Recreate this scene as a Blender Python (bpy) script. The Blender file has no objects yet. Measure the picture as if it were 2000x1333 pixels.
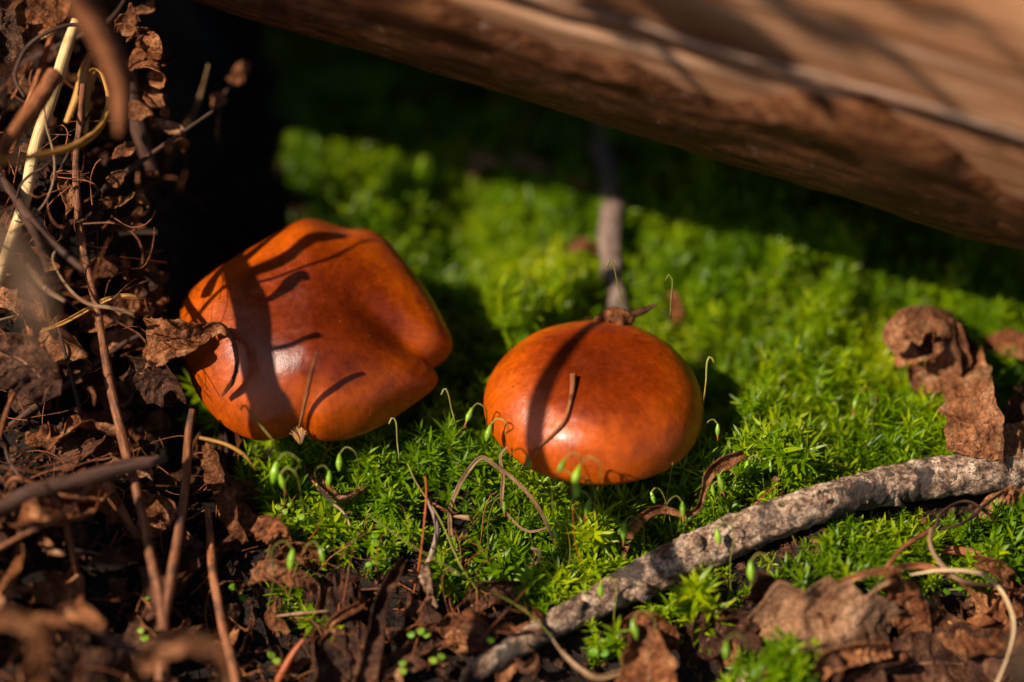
import bpy, math, random
import numpy as np
from mathutils import Vector

# ------------------------------------------------------------------ camera, sky, sun
# All layout below is in centimetres; U turns it into metres (a macro scene about 17 cm wide).
U = 0.01
PITCH = math.radians(45)
AIM = np.array([0.0, 0.0, 2.5])
DIST = 42.5
PX = 17.0 / 2000.0
FW = np.array([0, math.cos(PITCH), -math.sin(PITCH)])
UP = np.array([0, math.sin(PITCH), math.cos(PITCH)])
RT = np.array([1.0, 0, 0])
CAM = AIM - FW * DIST
SUN = np.array([-0.64, -0.27, 0.72]); SUN /= np.linalg.norm(SUN)

scene = bpy.context.scene
cam = bpy.data.cameras.new('camera')
camo = bpy.data.objects.new('camera', cam)
scene.collection.objects.link(camo)
camo.location = CAM * U
camo.rotation_euler = (math.pi / 2 - PITCH, 0, 0)
cam.lens = 90; cam.sensor_width = 36
cam.clip_start = 0.005; cam.clip_end = 200
cam.dof.use_dof = True
cam.dof.focus_distance = DIST * U
cam.dof.aperture_fstop = 4.3
scene.camera = camo

world = bpy.data.worlds.new('World'); scene.world = world
world.use_nodes = True
wn = world.node_tree.nodes; wl = world.node_tree.links
sky = wn.new('ShaderNodeTexSky'); sky.sky_type = 'NISHITA'; sky.sun_disc = False
sky.sun_elevation = math.asin(SUN[2]); sky.sun_rotation = math.atan2(SUN[0], SUN[1])
wl.new(sky.outputs[0], wn['Background'].inputs[0])
wn['Background'].inputs[1].default_value = 0.05

sl = bpy.data.lights.new('sun', 'SUN'); sl.energy = 5.0; sl.angle = math.radians(0.5); sl.color = (1.0, 0.89, 0.72)
so = bpy.data.objects.new('sun', sl); scene.collection.objects.link(so)
so.rotation_euler = Vector(SUN).to_track_quat('Z', 'Y').to_euler()
so.location = (-0.3, -0.2, 0.5)

scene.view_settings.view_transform = 'Standard'
scene.view_settings.look = 'None'
scene.view_settings.exposure = 0.62
scene.view_settings.gamma = 1.0
scene.cycles.max_bounces = 8
scene.cycles.use_denoising = True

# ------------------------------------------------------------------ geometry helpers
rng = np.random.default_rng(7)
random.seed(7)

def unit(v):
    v = np.asarray(v, float)
    return v / (np.linalg.norm(v, axis=-1, keepdims=True) + 1e-12)

def raydir(px, py):
    return FW * DIST + RT * (px - 1000) * PX + UP * (666.5 - py) * PX
def P(px, py, z):
    d = raydir(px, py); return CAM + d * ((z - CAM[2]) / d[2])
def F(px, py, d=0.0):
    return CAM + raydir(px, py) * (1 + d / DIST)
def S(p):
    p = np.asarray(p, float) - CAM
    dep = p @ FW
    return np.stack([1000 + (p @ RT) / dep * DIST / PX, 666.5 - (p @ UP) / dep * DIST / PX, dep - DIST], -1)

def _h(i, seed):
    n = (i[..., 0] * 374761393 + i[..., 1] * 668265263 + i[..., 2] * 2147483647 + seed * 974711) & 0xffffffff
    n = ((n ^ (n >> 13)) * 1274126177) & 0xffffffff
    n = ((n ^ (n >> 16)) * 2246822519) & 0xffffffff
    return ((n ^ (n >> 15)) & 0xffff) / 32767.5 - 1
def vnoise(p, seed=0):
    p = np.asarray(p, float); i = np.floor(p).astype(np.int64); f = p - i; f = f * f * (3 - 2 * f)
    r = 0
    for a in (0, 1):
        for b in (0, 1):
            for c in (0, 1):
                w = (f[..., 0] if a else 1 - f[..., 0]) * (f[..., 1] if b else 1 - f[..., 1]) * (f[..., 2] if c else 1 - f[..., 2])
                r = r + w * _h(i + np.array([a, b, c]), seed)
    return r
def fbm(p, o=3, seed=0):
    p = np.asarray(p, float); r = 0; a = 1
    for k in range(o):
        r = r + a * vnoise(p, seed + k); p = p * 2.03 + 11.3; a *= .5
    return r
def sst(a, b, x):
    t = np.clip((x - a) / (b - a), 0, 1); return t * t * (3 - 2 * t)

def G(x, y):
    """height of the ground (cm)"""
    x = np.asarray(x, float); y = np.asarray(y, float)
    q = np.stack([x, y, x * 0], -1)
    z = 0.38 * vnoise(q * .42, 3) + 0.22 * vnoise(q * .95 + 5, 4) + .06 * fbm(q * 2.6, 2, 5)
    edge = -6.0 + .6 * vnoise(np.stack([x * 0, y * .5, x * 0], -1), 8)
    bank = sst(edge + .7, edge - 2.2, x)
    z = z + bank * (1.1 + 3.0 * sst(-1.5, 2.5, y)) + 1.2 * sst(-8.5, -14, x)
    z = z + 7.0 * sst(-14, -20.5, x) * sst(-2, 4, y)
    z = z - 1.75 * sst(-2.2, -9, y)
    z = z + .5 * sst(4, 9, x) * sst(2, -3, y) * 0
    far = np.hypot(x, y)
    z = z + sst(25, 200, far) * 12 * fbm(q * .02, 3, 9)
    return z
def g1(x, y): return float(G(np.array(x), np.array(y)))
def PG(px, py, lift=0.0):
    z = 0.0
    for _ in range(12):
        p = P(px, py, z); z = .5 * z + .5 * (g1(p[0], p[1]) + lift)
    return P(px, py, z)

def spline(pts, n):
    p = np.asarray(pts, float)
    if len(p) == 2: return p[0] + (p[1] - p[0]) * np.linspace(0, 1, n)[:, None]
    q = np.vstack([2 * p[0] - p[1], p, 2 * p[-1] - p[-2]])
    out = []
    for k in range(len(p) - 1):
        a, b, c, d = q[k:k + 4]; t = np.linspace(0, 1, 24, endpoint=False)[:, None]
        out.append(.5 * (2 * b + (c - a) * t + (2 * a - 5 * b + 4 * c - d) * t * t + (3 * b - a - 3 * c + d) * t ** 3))
    o = np.vstack(out + [p[-1:]])
    L = np.concatenate([[0], np.cumsum(np.linalg.norm(np.diff(o, axis=0), axis=1))])
    s = np.linspace(0, L[-1], n)
    return np.stack([np.interp(s, L, o[:, i]) for i in range(o.shape[1])], 1)

def frames(C, hint=None):
    T = unit(np.gradient(C, axis=0)); n = len(C); N = np.zeros_like(C)
    h = np.array([0.13, -.6, .8]) if hint is None else np.asarray(hint, float)
    v = h - T[0] * (h @ T[0])
    if np.linalg.norm(v) < 1e-3: v = np.cross(T[0], [1, .2, 0])
    N[0] = unit(v)
    for i in range(1, n):
        w = N[i - 1] - T[i] * (N[i - 1] @ T[i]); N[i] = unit(w)
    return T, N, np.cross(T, N)

def vals(v, n):
    v = np.atleast_1d(np.asarray(v, float))
    return np.interp(np.linspace(0, 1, n), np.linspace(0, 1, len(v)), v) if len(v) > 1 else np.full(n, v[0])

def tube(pts, rad, n=40, seg=10, bump=0.0, bfreq=6.0, stretch=.3, seed=0, caps=True, flat=1.0, grooves=0):
    C = spline(pts, n); T, N, B = frames(C); r = vals(rad, n)
    a = np.linspace(0, 2 * np.pi, seg, endpoint=False)
    L = np.concatenate([[0], np.cumsum(np.linalg.norm(np.diff(C, axis=0), axis=1))])
    dirs = np.cos(a)[None, :, None] * N[:, None, :] + flat * np.sin(a)[None, :, None] * B[:, None, :]
    rr = r[:, None] * np.ones(seg)[None]
    if bump:
        q = np.stack([np.cos(a)[None] * r[:, None] * bfreq, np.sin(a)[None] * r[:, None] * bfreq, (L * bfreq * stretch)[:, None] * np.ones(seg)[None]], -1)
        rr = rr * (1 + bump * fbm(q, 3, seed))
    if grooves: rr = rr * (1 + .08 * np.cos(a * grooves)[None])
    V = (C[:, None, :] + dirs * rr[..., None]).reshape(-1, 3)
    Fc = []; uv = []
    rm = float(np.mean(r))
    for i in range(n - 1):
        for j in range(seg):
            k = (j + 1) % seg
            Fc.append((i * seg + j, i * seg + k, (i + 1) * seg + k, (i + 1) * seg + j))
            u0, u1 = j / seg * 6.283 * rm * U, (j + 1) / seg * 6.283 * rm * U
            uv += [(u0, L[i] * U), (u1, L[i] * U), (u1, L[i + 1] * U), (u0, L[i + 1] * U)]
    if caps:
        V = np.vstack([V, C[:1] - T[:1] * r[0] * .25, C[-1:] + T[-1:] * r[-1] * .25]); c0, c1 = n * seg, n * seg + 1
        for j in range(seg):
            k = (j + 1) % seg
            Fc.append((c0, k, j)); uv += [(0, 0)] * 3
            Fc.append((c1, (n - 1) * seg + j, (n - 1) * seg + k)); uv += [(0, L[-1] * U)] * 3
    return V, Fc, uv

def sheet(pts, widths, curl=0.0, hint=(0, -.3, 1), n=36, m=12, ruffle=.05, rfreq=2.0, wrinkle=.04, vein=.0, jag=.12, twist=0.0, thick=.018, seed=0, asym=1.0, crumple=0.0):
    """a thick leaf or ribbon along a midline; returns mesh arrays and the midline pushed out for a rib"""
    C = spline(pts, n); T = unit(np.gradient(C, axis=0))
    h = np.asarray(hint, float)
    if h.ndim == 1:
        T, N, _ = frames(C, h)
    else:
        H = np.stack([vals(h[:, i], n) for i in range(3)], 1); N = unit(H - T * np.sum(H * T, 1, keepdims=True))
    B = np.cross(T, N)
    tw = vals(twist, n)[:, None]
    N, B = N * np.cos(tw) + B * np.sin(tw), B * np.cos(tw) - N * np.sin(tw)
    w = vals(widths, n); c = vals(curl, n)
    L = np.concatenate([[0], np.cumsum(np.linalg.norm(np.diff(C, axis=0), axis=1))])
    v = np.linspace(-1, 1, m + 1)
    uu = L[:, None] * np.ones(m + 1)[None]; vv = np.ones(n)[:, None] * v[None]
    side = np.sign(v)[None] * np.ones(n)[:, None]
    W = w[:, None] * np.where(vv < 0, asym, 1.0)
    W = W * (1 + jag * fbm(np.stack([uu * 4.5, side * 7.3, uu * 0], -1), 4, seed) * np.abs(vv))
    cc = np.where(np.abs(c) < 1e-3, 1e-3, c)[:, None]
    off_b = np.sin(cc * vv) / cc * W; off_n = (1 - np.cos(cc * vv)) / cc * W
    q = np.stack([uu, vv * W, uu * 0 + seed * 1.7], -1)
    off_n = off_n + ruffle * np.abs(vv) ** 1.5 * fbm(np.stack([uu * rfreq, side * 3 + vv, uu * 0], -1), 2, seed + 5)
    off_n = off_n + wrinkle * fbm(q * 4.5, 3, seed + 9)
    if crumple: off_n = off_n + crumple * w.max() * (.5 - np.abs(vnoise(q * (1.1 / w.max()), seed + 13)) * 1.6 + .5 * (.5 - np.abs(vnoise(q * (2.6 / w.max()) + 4, seed + 14)) * 1.6))
    if vein:
        ph = (uu * 4.2 - np.abs(vv) * W * 3.2); off_n = off_n - vein * np.exp(-((ph - np.round(ph)) / .12) ** 2) * np.clip(1 - np.abs(vv), 0, 1) ** .5
    V0 = C[:, None] + B[:, None] * off_b[..., None] + N[:, None] * off_n[..., None]
    du = np.gradient(V0, axis=0); dv = np.gradient(V0, axis=1); nn = unit(np.cross(du, dv))
    nt = thick * np.clip(w / (w.max() + 1e-9), .15, 1)[:, None, None]
    A = (V0 + nn * nt * .5).reshape(-1, 3); Bm = (V0 - nn * nt * .5).reshape(-1, 3)
    M = m + 1; o = n * M; Fc = []; uv = []
    uvv = np.stack([(vv * W + 3) * U, uu * U], -1).reshape(-1, 2)
    for i in range(n - 1):
        for j in range(m):
            a, b, c_, d = i * M + j, i * M + j + 1, (i + 1) * M + j + 1, (i + 1) * M + j
            Fc.append((a, d, c_, b)); uv += [uvv[a], uvv[d], uvv[c_], uvv[b]]
            Fc.append((o + a, o + b, o + c_, o + d)); uv += [uvv[a], uvv[b], uvv[c_], uvv[d]]
    rim = [i * M for i in range(n)] + [(n - 1) * M + j for j in range(1, M)] + [i * M + m for i in range(n - 2, -1, -1)] + [j for j in range(m - 1, 0, -1)]
    for a, b in zip(rim, rim[1:] + rim[:1]):
        Fc.append((a, o + a, o + b, b)); uv += [uvv[a], uvv[a], uvv[b], uvv[b]]
    mid = V0[:, m // 2]
    return (np.vstack([A, Bm]), Fc, uv), mid, nn[:, m // 2]

def join(*ms):
    V = []; Fc = []; uv = []; o = 0
    for v, f, u in ms:
        V.append(v); Fc += [tuple(i + o for i in q) for q in f]; uv += list(u); o += len(v)
    return np.vstack(V), Fc, uv

def fastmesh(name, V, tris, cols=None):
    me = bpy.data.meshes.new(name); nt = len(tris)
    me.vertices.add(len(V)); me.vertices.foreach_set('co', np.ascontiguousarray(V, np.float32).ravel())
    me.loops.add(nt * 3); me.loops.foreach_set('vertex_index', np.ascontiguousarray(tris, np.int32).ravel())
    me.polygons.add(nt); me.polygons.foreach_set('loop_start', np.arange(0, nt * 3, 3, dtype=np.int32))
    me.polygons.foreach_set('loop_total', np.full(nt, 3, np.int32)); me.polygons.foreach_set('use_smooth', np.ones(nt, bool))
    if cols is not None:
        at = me.color_attributes.new('tint', 'FLOAT_COLOR', 'POINT'); at.data.foreach_set('color', np.ascontiguousarray(cols, np.float32).ravel())
    me.update(); me.validate(); return me

ORG = {}
def props(o, label=None, cat=None, group=None, kind=None):
    if label: o['label'] = label
    if cat: o['category'] = cat
    if group: o['group'] = group
    if kind: o['kind'] = kind
    return o
def empty(name, base, label, cat, group=None):
    o = bpy.data.objects.new(name, None); scene.collection.objects.link(o); o.empty_display_size = .005
    o.location = np.asarray(base) * U; ORG[o.name] = np.asarray(base, float)
    return props(o, label, cat, group)
def add(name, mesh, mat, label=None, cat=None, group=None, kind=None, parent=None, smooth=True):
    V, Fc, uv = mesh; V = np.asarray(V, float)
    base = ORG[parent.name] if parent is not None else V[np.argmin(V[:, 2])].copy()
    me = bpy.data.meshes.new(name); me.from_pydata(((V - base) * U).tolist(), [], Fc)
    me.polygons.foreach_set('use_smooth', np.full(len(Fc), smooth))
    if uv is not None:
        l = me.uv_layers.new(name='UVMap'); l.data.foreach_set('uv', np.asarray(uv, np.float32).ravel())
    me.update(); me.materials.append(mat)
    o = bpy.data.objects.new(name, me); scene.collection.objects.link(o)
    if parent is not None: o.parent = parent
    else: o.location = base * U
    ORG[o.name] = base
    return props(o, label, cat, group, kind)

# ------------------------------------------------------------------ materials
class NT:
    def __init__(s, name):
        s.m = bpy.data.materials.new(name); s.m.use_nodes = True; s.t = s.m.node_tree
        s.b = s.t.nodes['Principled BSDF']; s.out = s.t.nodes['Material Output']
    def n(s, typ, **kw):
        o = s.t.nodes.new(typ)
        for k, v in kw.items(): setattr(o, k, v)
        return o
    def l(s, a, b): s.t.links.new(a, b)
    def coord(s, which='Object', scale=(1, 1, 1)):
        tc = s.n('ShaderNodeTexCoord'); mp = s.n('ShaderNodeMapping'); mp.inputs['Scale'].default_value = scale
        s.l(tc.outputs[which], mp.inputs['Vector']); return mp.outputs[0]
    def noise(s, vec, scale, detail=4, rough=.6, dist=0):
        x = s.n('ShaderNodeTexNoise'); x.inputs['Scale'].default_value = scale; x.inputs['Detail'].default_value = detail
        x.inputs['Roughness'].default_value = rough; x.inputs['Distortion'].default_value = dist; s.l(vec, x.inputs['Vector']); return x.outputs['Fac']
    def ramp(s, fac, stops):
        r = s.n('ShaderNodeValToRGB'); e = r.color_ramp.elements
        while len(e) < len(stops): e.new(.5)
        for el, (p, c) in zip(e, stops): el.position = p; el.color = (*c, 1)
        s.l(fac, r.inputs[0]); return r.outputs[0]
    def mix(s, a, b, fac, mode='MIX'):
        x = s.n('ShaderNodeMix', data_type='RGBA', blend_type=mode)
        if isinstance(fac, float): x.inputs[0].default_value = fac
        else: s.l(fac, x.inputs[0])
        for v, i in ((a, 6), (b, 7)):
            if isinstance(v, tuple): x.inputs[i].default_value = (*v, 1)
            else: s.l(v, x.inputs[i])
        return x.outputs[2]
    def bump(s, h, strength, dist, prev=None):
        b = s.n('ShaderNodeBump'); b.inputs['Strength'].default_value = strength; b.inputs['Distance'].default_value = dist
        s.l(h, b.inputs['Height'])
        if prev is not None: s.l(prev, b.inputs['Normal'])
        return b.outputs[0]
    def vary(s, col, lo, hi):
        oi = s.n('ShaderNodeObjectInfo'); mr = s.n('ShaderNodeMapRange'); mr.inputs[3].default_value = lo; mr.inputs[4].default_value = hi
        s.l(oi.outputs['Random'], mr.inputs[0]); h = s.n('ShaderNodeHueSaturation'); s.l(mr.outputs[0], h.inputs['Value']); s.l(col, h.inputs['Color'])
        return h.outputs[0]

def fibre_mat(name, c0, c1, c2, rough=.6, across=2600., along=.06, blotch=180., dark=(.02, .01, .006), dark_amt=.5, bstr=.5, vary=(.75, 1.25), spec=.25):
    k = NT(name); uvc = k.coord('UV', (1, along, 1)); obj = k.coord('Object')
    f = k.noise(uvc, across, 5, .65)
    col = k.ramp(f, [(.3, c0), (.5, c1), (.72, c2)])
    b = k.noise(obj, blotch, 4, .65)
    msk = k.ramp(b, [(.5, (0, 0, 0)), (.68, (dark_amt,) * 3)])
    col = k.mix(col, dark, msk)
    if vary: col = k.vary(col, *vary)
    k.l(col, k.b.inputs['Base Color']); k.b.inputs['Roughness'].default_value = rough; k.b.inputs['Specular IOR Level'].default_value = spec
    k.l(k.bump(f, bstr, .0004, k.bump(b, bstr * .6, .0006)), k.b.inputs['Normal'])
    return k.m

def leaf_mat(name, c0, c1, c2, rough=.6, vary=(.7, 1.3), trans=.18, spec=.2, scale=1.0, speck=.85):
    k = NT(name); obj = k.coord('Object'); uvc = k.coord('UV')
    a = k.noise(obj, 260 * scale, 5, .7); b = k.noise(obj, 1300, 4, .7); d = k.noise(obj, 90, 3, .5)
    col = k.ramp(a, [(.3, c0), (.5, c1), (.68, c2)])
    col = k.mix(col, k.ramp(b, [(.36, (.2, .17, .15)), (.58, (1.1, 1.1, 1.1))]), speck, 'MULTIPLY')
    col = k.mix(col, tuple(x * .35 for x in c0), k.ramp(d, [(.52, (0, 0, 0)), (.66, (.7,) * 3)]))
    vor = k.n('ShaderNodeTexVoronoi', feature='DISTANCE_TO_EDGE'); vor.inputs['Scale'].default_value = 750; k.l(uvc, vor.inputs['Vector'])
    ve = k.ramp(vor.outputs['Distance'], [(0., (1, 1, 1)), (.09, (0, 0, 0))])
    col = k.vary(col, *vary)
    k.l(col, k.b.inputs['Base Color']); k.b.inputs['Roughness'].default_value = rough; k.b.inputs['Specular IOR Level'].default_value = spec
    nb = k.bump(a, .9, .0012, k.bump(b, .9, .0005, k.bump(ve, .4, .0003)))
    k.l(nb, k.b.inputs['Normal'])
    if trans:
        t = k.n('ShaderNodeBsdfTranslucent'); k.l(col, t.inputs[0]); mx = k.n('ShaderNodeMixShader'); mx.inputs[0].default_value = trans
        k.l(k.b.outputs[0], mx.inputs[1]); k.l(t.outputs[0], mx.inputs[2]); k.l(mx.outputs[0], k.out.inputs[0])
    return k.m

M = {}
M['leaf'] = leaf_mat('dry_leaf_brown', (.055, .014, .005), (.24, .076, .023), (.47, .21, .085))
M['leaf_tan'] = leaf_mat('dry_leaf_tan', (.14, .055, .022), (.36, .175, .085), (.54, .31, .18), vary=(1, 1.001), speck=.45, scale=.45)
M['leaf_dark'] = leaf_mat('dry_leaf_dark', (.027, .009, .005), (.1, .036, .016), (.22, .1, .05), rough=.55)
M['leaf_orange'] = leaf_mat('dry_leaf_orange', (.13, .04, .013), (.42, .16, .062), (.66, .35, .19), trans=.3)
M['leaf_pale'] = leaf_mat('dry_leaf_pale', (.12, .06, .03), (.33, .19, .11), (.5, .33, .22), trans=.25)
M['rib'] = fibre_mat('leaf_rib', (.16, .07, .03), (.27, .13, .06), (.36, .2, .1), vary=(.6, 1.2))
M['stalk'] = fibre_mat('dead_stalk', (.05, .014, .006), (.25, .08, .028), (.5, .22, .1), dark_amt=.92, blotch=260, along=.1, across=2000, bstr=.8)
M['stalk_dark'] = fibre_mat('dead_stalk_dark', (.018, .009, .006), (.06, .026, .016), (.14, .07, .045), dark_amt=.6)
M['straw'] = fibre_mat('straw', (.4, .2, .06), (.6, .4, .18), (.76, .58, .34), dark=(.28, .12, .035), dark_amt=.6, rough=.5, vary=(.9, 1.1))
M['amber'] = fibre_mat('amber_stem', (.3, .12, .02), (.48, .22, .05), (.6, .33, .1), dark=(.15, .05, .015), dark_amt=.5, rough=.4)
M['red'] = fibre_mat('red_stem', (.2, .035, .008), (.4, .08, .015), (.5, .14, .03), dark_amt=.2, rough=.4)
M['grass'] = fibre_mat('dry_grass', (.11, .048, .02), (.26, .14, .066), (.48, .32, .185), dark_amt=.55, rough=.45, across=3500)
M['grass_pale'] = fibre_mat('dry_grass_pale', (.26, .15, .07), (.46, .31, .16), (.66, .5, .3), dark=(.2, .09, .03), dark_amt=.5, rough=.4, across=3500)
M['twig_grey'] = fibre_mat('grey_twig', (.08, .045, .035), (.24, .15, .12), (.42, .31, .27), across=1800, along=.35, blotch=350, dark=(.03, .02, .016), dark_amt=.8, bstr=.8)

# soil
k = NT('soil'); obj = k.coord('Object')
a = k.noise(obj, 220, 8, .7); b = k.noise(obj, 1400, 5, .7); d = k.noise(obj, 9, 4, .6)
col = k.ramp(a, [(.3, (.008, .005, .004)), (.52, (.026, .016, .011)), (.7, (.06, .037, .025))])
col = k.mix(col, k.ramp(d, [(.35, (.6, .5, .4)), (.65, (1.1, 1, .9))]), 1.0, 'MULTIPLY')
k.l(col, k.b.inputs['Base Color']); k.b.inputs['Roughness'].default_value = .85; k.b.inputs['Specular IOR Level'].default_value = .25
k.l(k.bump(a, 1, .003, k.bump(b, .8, .0008)), k.b.inputs['Normal']); M['soil'] = k.m

# moss: colour from the per-leaf tint
def moss_mat(name, dk, md, lt, trans):
    k = NT(name); at = k.n('ShaderNodeAttribute', attribute_name='tint'); sp = k.n('ShaderNodeSeparateColor'); k.l(at.outputs['Color'], sp.inputs[0])
    col = k.ramp(sp.outputs[0], [(0, dk), (.55, md), (1, lt)])
    k.l(col, k.b.inputs['Base Color']); k.b.inputs['Roughness'].default_value = .36; k.b.inputs['Specular IOR Level'].default_value = .28
    t = k.n('ShaderNodeBsdfTranslucent'); k.l(k.mix(col, (1.1, 1.2, .4), 1.0, 'MULTIPLY'), t.inputs[0])
    mx = k.n('ShaderNodeMixShader'); mx.inputs[0].default_value = trans
    k.l(k.b.outputs[0], mx.inputs[1]); k.l(t.outputs[0], mx.inputs[2]); k.l(mx.outputs[0], k.out.inputs[0]); return k.m
M['moss'] = moss_mat('moss_leaf', (.026, .070, .0004), (.155, .27, .0006), (.46, .50, .003), .45)
M['herb'] = moss_mat('seedling_leaf', (.06, .16, .01), (.15, .31, .012), (.4, .45, .05), .4)
M['seta'] = fibre_mat('moss_seta', (.1, .12, .015), (.2, .2, .03), (.32, .22, .05), dark=(.22, .05, .01), dark_amt=.8, blotch=90, rough=.35, vary=(.6, 1.2))
k = NT('moss_capsule'); obj = k.coord('Object'); col = k.ramp(k.noise(obj, 500, 3), [(.3, (.17, .34, .012)), (.7, (.38, .56, .04))]); col = k.vary(col, .7, 1.2)
k.l(col, k.b.inputs['Base Color']); k.b.inputs['Roughness'].default_value = .28
t = k.n('ShaderNodeBsdfTranslucent'); k.l(col, t.inputs[0]); mx = k.n('ShaderNodeMixShader'); mx.inputs[0].default_value = .35
k.l(k.b.outputs[0], mx.inputs[1]); k.l(t.outputs[0], mx.inputs[2]); k.l(mx.outputs[0], k.out.inputs[0]); M['capsule'] = k.m

# mushroom cap: UV.x = turns around, UV.y = 0 centre .. 1 margin
def cap_mat(name, top, mid, edge):
    k = NT(name); obj = k.coord('Object')
    tc = k.n('ShaderNodeTexCoord'); sp = k.n('ShaderNodeSeparateXYZ'); k.l(tc.outputs['UV'], sp.inputs[0])
    tau = k.n('ShaderNodeMath', operation='MULTIPLY'); k.l(sp.outputs[0], tau.inputs[0]); tau.inputs[1].default_value = 2 * math.pi
    co, si = k.n('ShaderNodeMath', operation='COSINE'), k.n('ShaderNodeMath', operation='SINE'); k.l(tau.outputs[0], co.inputs[0]); k.l(tau.outputs[0], si.inputs[0])
    cv = k.n('ShaderNodeCombineXYZ'); k.l(co.outputs[0], cv.inputs[0]); k.l(si.outputs[0], cv.inputs[1]); k.l(sp.outputs[1], cv.inputs[2])
    def ring(r, zs):
        mp = k.n('ShaderNodeMapping'); mp.inputs['Scale'].default_value = (r, r, zs); k.l(cv.outputs[0], mp.inputs['Vector']); return mp.outputs[0]
    uvc, uvf = ring(9.5, 1.3), ring(41, 5)
    rad = k.noise(uvc, 1.0, 4, .6); fine = k.noise(uvf, 1.0, 3, .6); blot = k.noise(obj, 70, 5, .62); grain = k.noise(obj, 3200, 4, .65); mott = k.noise(obj, 900, 4, .6)
    away = k.ramp(sp.outputs[1], [(.12, (0, 0, 0)), (.5, (1, 1, 1))])
    def fade(h):
        x = k.n('ShaderNodeMix', data_type='FLOAT'); k.l(away, x.inputs[0]); x.inputs[2].default_value = .5; k.l(h, x.inputs[3]); return x.outputs[0]
    rad, fine = fade(rad), fade(fine)
    ad = k.n('ShaderNodeMath', operation='MULTIPLY_ADD'); k.l(rad, ad.inputs[0]); ad.inputs[1].default_value = .16; k.l(sp.outputs[1], ad.inputs[2])
    ad2 = k.n('ShaderNodeMath', operation='MULTIPLY_ADD'); k.l(blot, ad2.inputs[0]); ad2.inputs[1].default_value = .30; k.l(ad.outputs[0], ad2.inputs[2])
    col = k.ramp(ad2.outputs[0], [(.34, top), (.80, mid), (1.0, edge)])
    col = k.mix(col, k.ramp(mott, [(.3, (.72, .66, .6)), (.62, (1.05, 1.05, 1.05))]), .7, 'MULTIPLY')
    col = k.mix(col, k.ramp(fine, [(.3, (.75, .68, .6)), (.65, (1.12, 1.12, 1.1))]), .6, 'MULTIPLY')
    col = k.mix(col, k.ramp(k.noise(obj, 150, 5, .65), [(.36, (.62, .56, .5)), (.6, (1.08, 1.08, 1.08))]), .8, 'MULTIPLY')
    k.l(col, k.b.inputs['Base Color'])
    k.b.inputs['Roughness'].default_value = .36; k.b.inputs['Specular IOR Level'].default_value = .45
    k.l(k.ramp(mott, [(.3, (.26,) * 3), (.7, (.40,) * 3)]), k.b.inputs['Roughness']); k.b.inputs['Coat Weight'].default_value = .06; k.b.inputs['Coat Roughness'].default_value = .22
    k.b.inputs['Subsurface Weight'].default_value = .3; k.b.inputs['Subsurface Radius'].default_value = (1, .32, .1); k.b.inputs['Subsurface Scale'].default_value = .0022
    nb = k.bump(rad, .05, .0008, k.bump(fine, .14, .0002, k.bump(grain, .34, .00014, k.bump(mott, .12, .0004))))
    k.l(nb, k.b.inputs['Normal']); return k.m
M['cap_large'] = cap_mat('mushroom_cap_large', (.125, .0135, .0002), (.215, .027, .0002), (.42, .070, .0006))
M['cap_round'] = cap_mat('mushroom_cap_round', (.125, .0135, .0002), (.25, .031, .0002), (.50, .084, .0008))
M['gill'] = fibre_mat('mushroom_gill', (.18, .08, .03), (.28, .14, .055), (.36, .2, .09), vary=None, dark_amt=.2)
M['stem'] = fibre_mat('mushroom_stem', (.22, .1, .035), (.36, .2, .08), (.5, .32, .16), vary=None, dark_amt=.3)

# log and branch
k = NT('weathered_log'); uvc = k.coord('UV', (1, .035, 1)); uvb = k.coord('UV', (1, .12, 1)); obj = k.coord('Object')
f = k.noise(uvc, 420, 6, .65); g = k.noise(uvb, 70, 4, .6); h = k.noise(uvb, 1500, 4, .7)
col = k.ramp(f, [(.3, (.15, .052, .018)), (.5, (.43, .21, .105)), (.68, (.70, .44, .28))])
col = k.mix(col, k.ramp(g, [(.36, (.45, .3, .2)), (.56, (1.05, 1.02, 1.0))]), 1.0, 'MULTIPLY')
col = k.mix(col, (.22, .075, .018), k.ramp(k.noise(obj, 28, 3), [(.54, (0, 0, 0)), (.7, (.6,) * 3)]))
k.l(col, k.b.inputs['Base Color']); k.b.inputs['Roughness'].default_value = .62; k.b.inputs['Specular IOR Level'].default_value = .15
k.l(k.bump(f, .7, .003, k.bump(h, .5, .0008)), k.b.inputs['Normal']); M['log'] = k.m
k = NT('branch_bark'); obj = k.coord('Object'); uvc = k.coord('UV', (1, .6, 1))
a = k.noise(obj, 420, 6, .72); b = k.noise(obj, 110, 4, .6); c = k.noise(uvc, 1500, 5, .7)
col = k.ramp(a, [(.36, (.06, .028, .016)), (.45, (.27, .15, .088)), (.54, (.52, .33, .215)), (.66, (.74, .56, .42))])
col = k.mix(col, k.ramp(c, [(.36, (.25, .19, .16)), (.52, (1.1, 1.1, 1.1))]), .9, 'MULTIPLY')
col = k.mix(col, (.022, .014, .011), k.ramp(b, [(.52, (0, 0, 0)), (.57, (.9,) * 3)]))
col = k.mix(col, (.03, .02, .015), k.ramp(k.noise(obj, 1050, 4, .7, 1.0), [(.51, (0, 0, 0)), (.6, (.92,) * 3)]))
k.l(col, k.b.inputs['Base Color']); k.b.inputs['Roughness'].default_value = .75
k.l(k.bump(a, 1, .0012, k.bump(c, .9, .0005)), k.b.inputs['Normal']); M['bark'] = k.m

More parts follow.
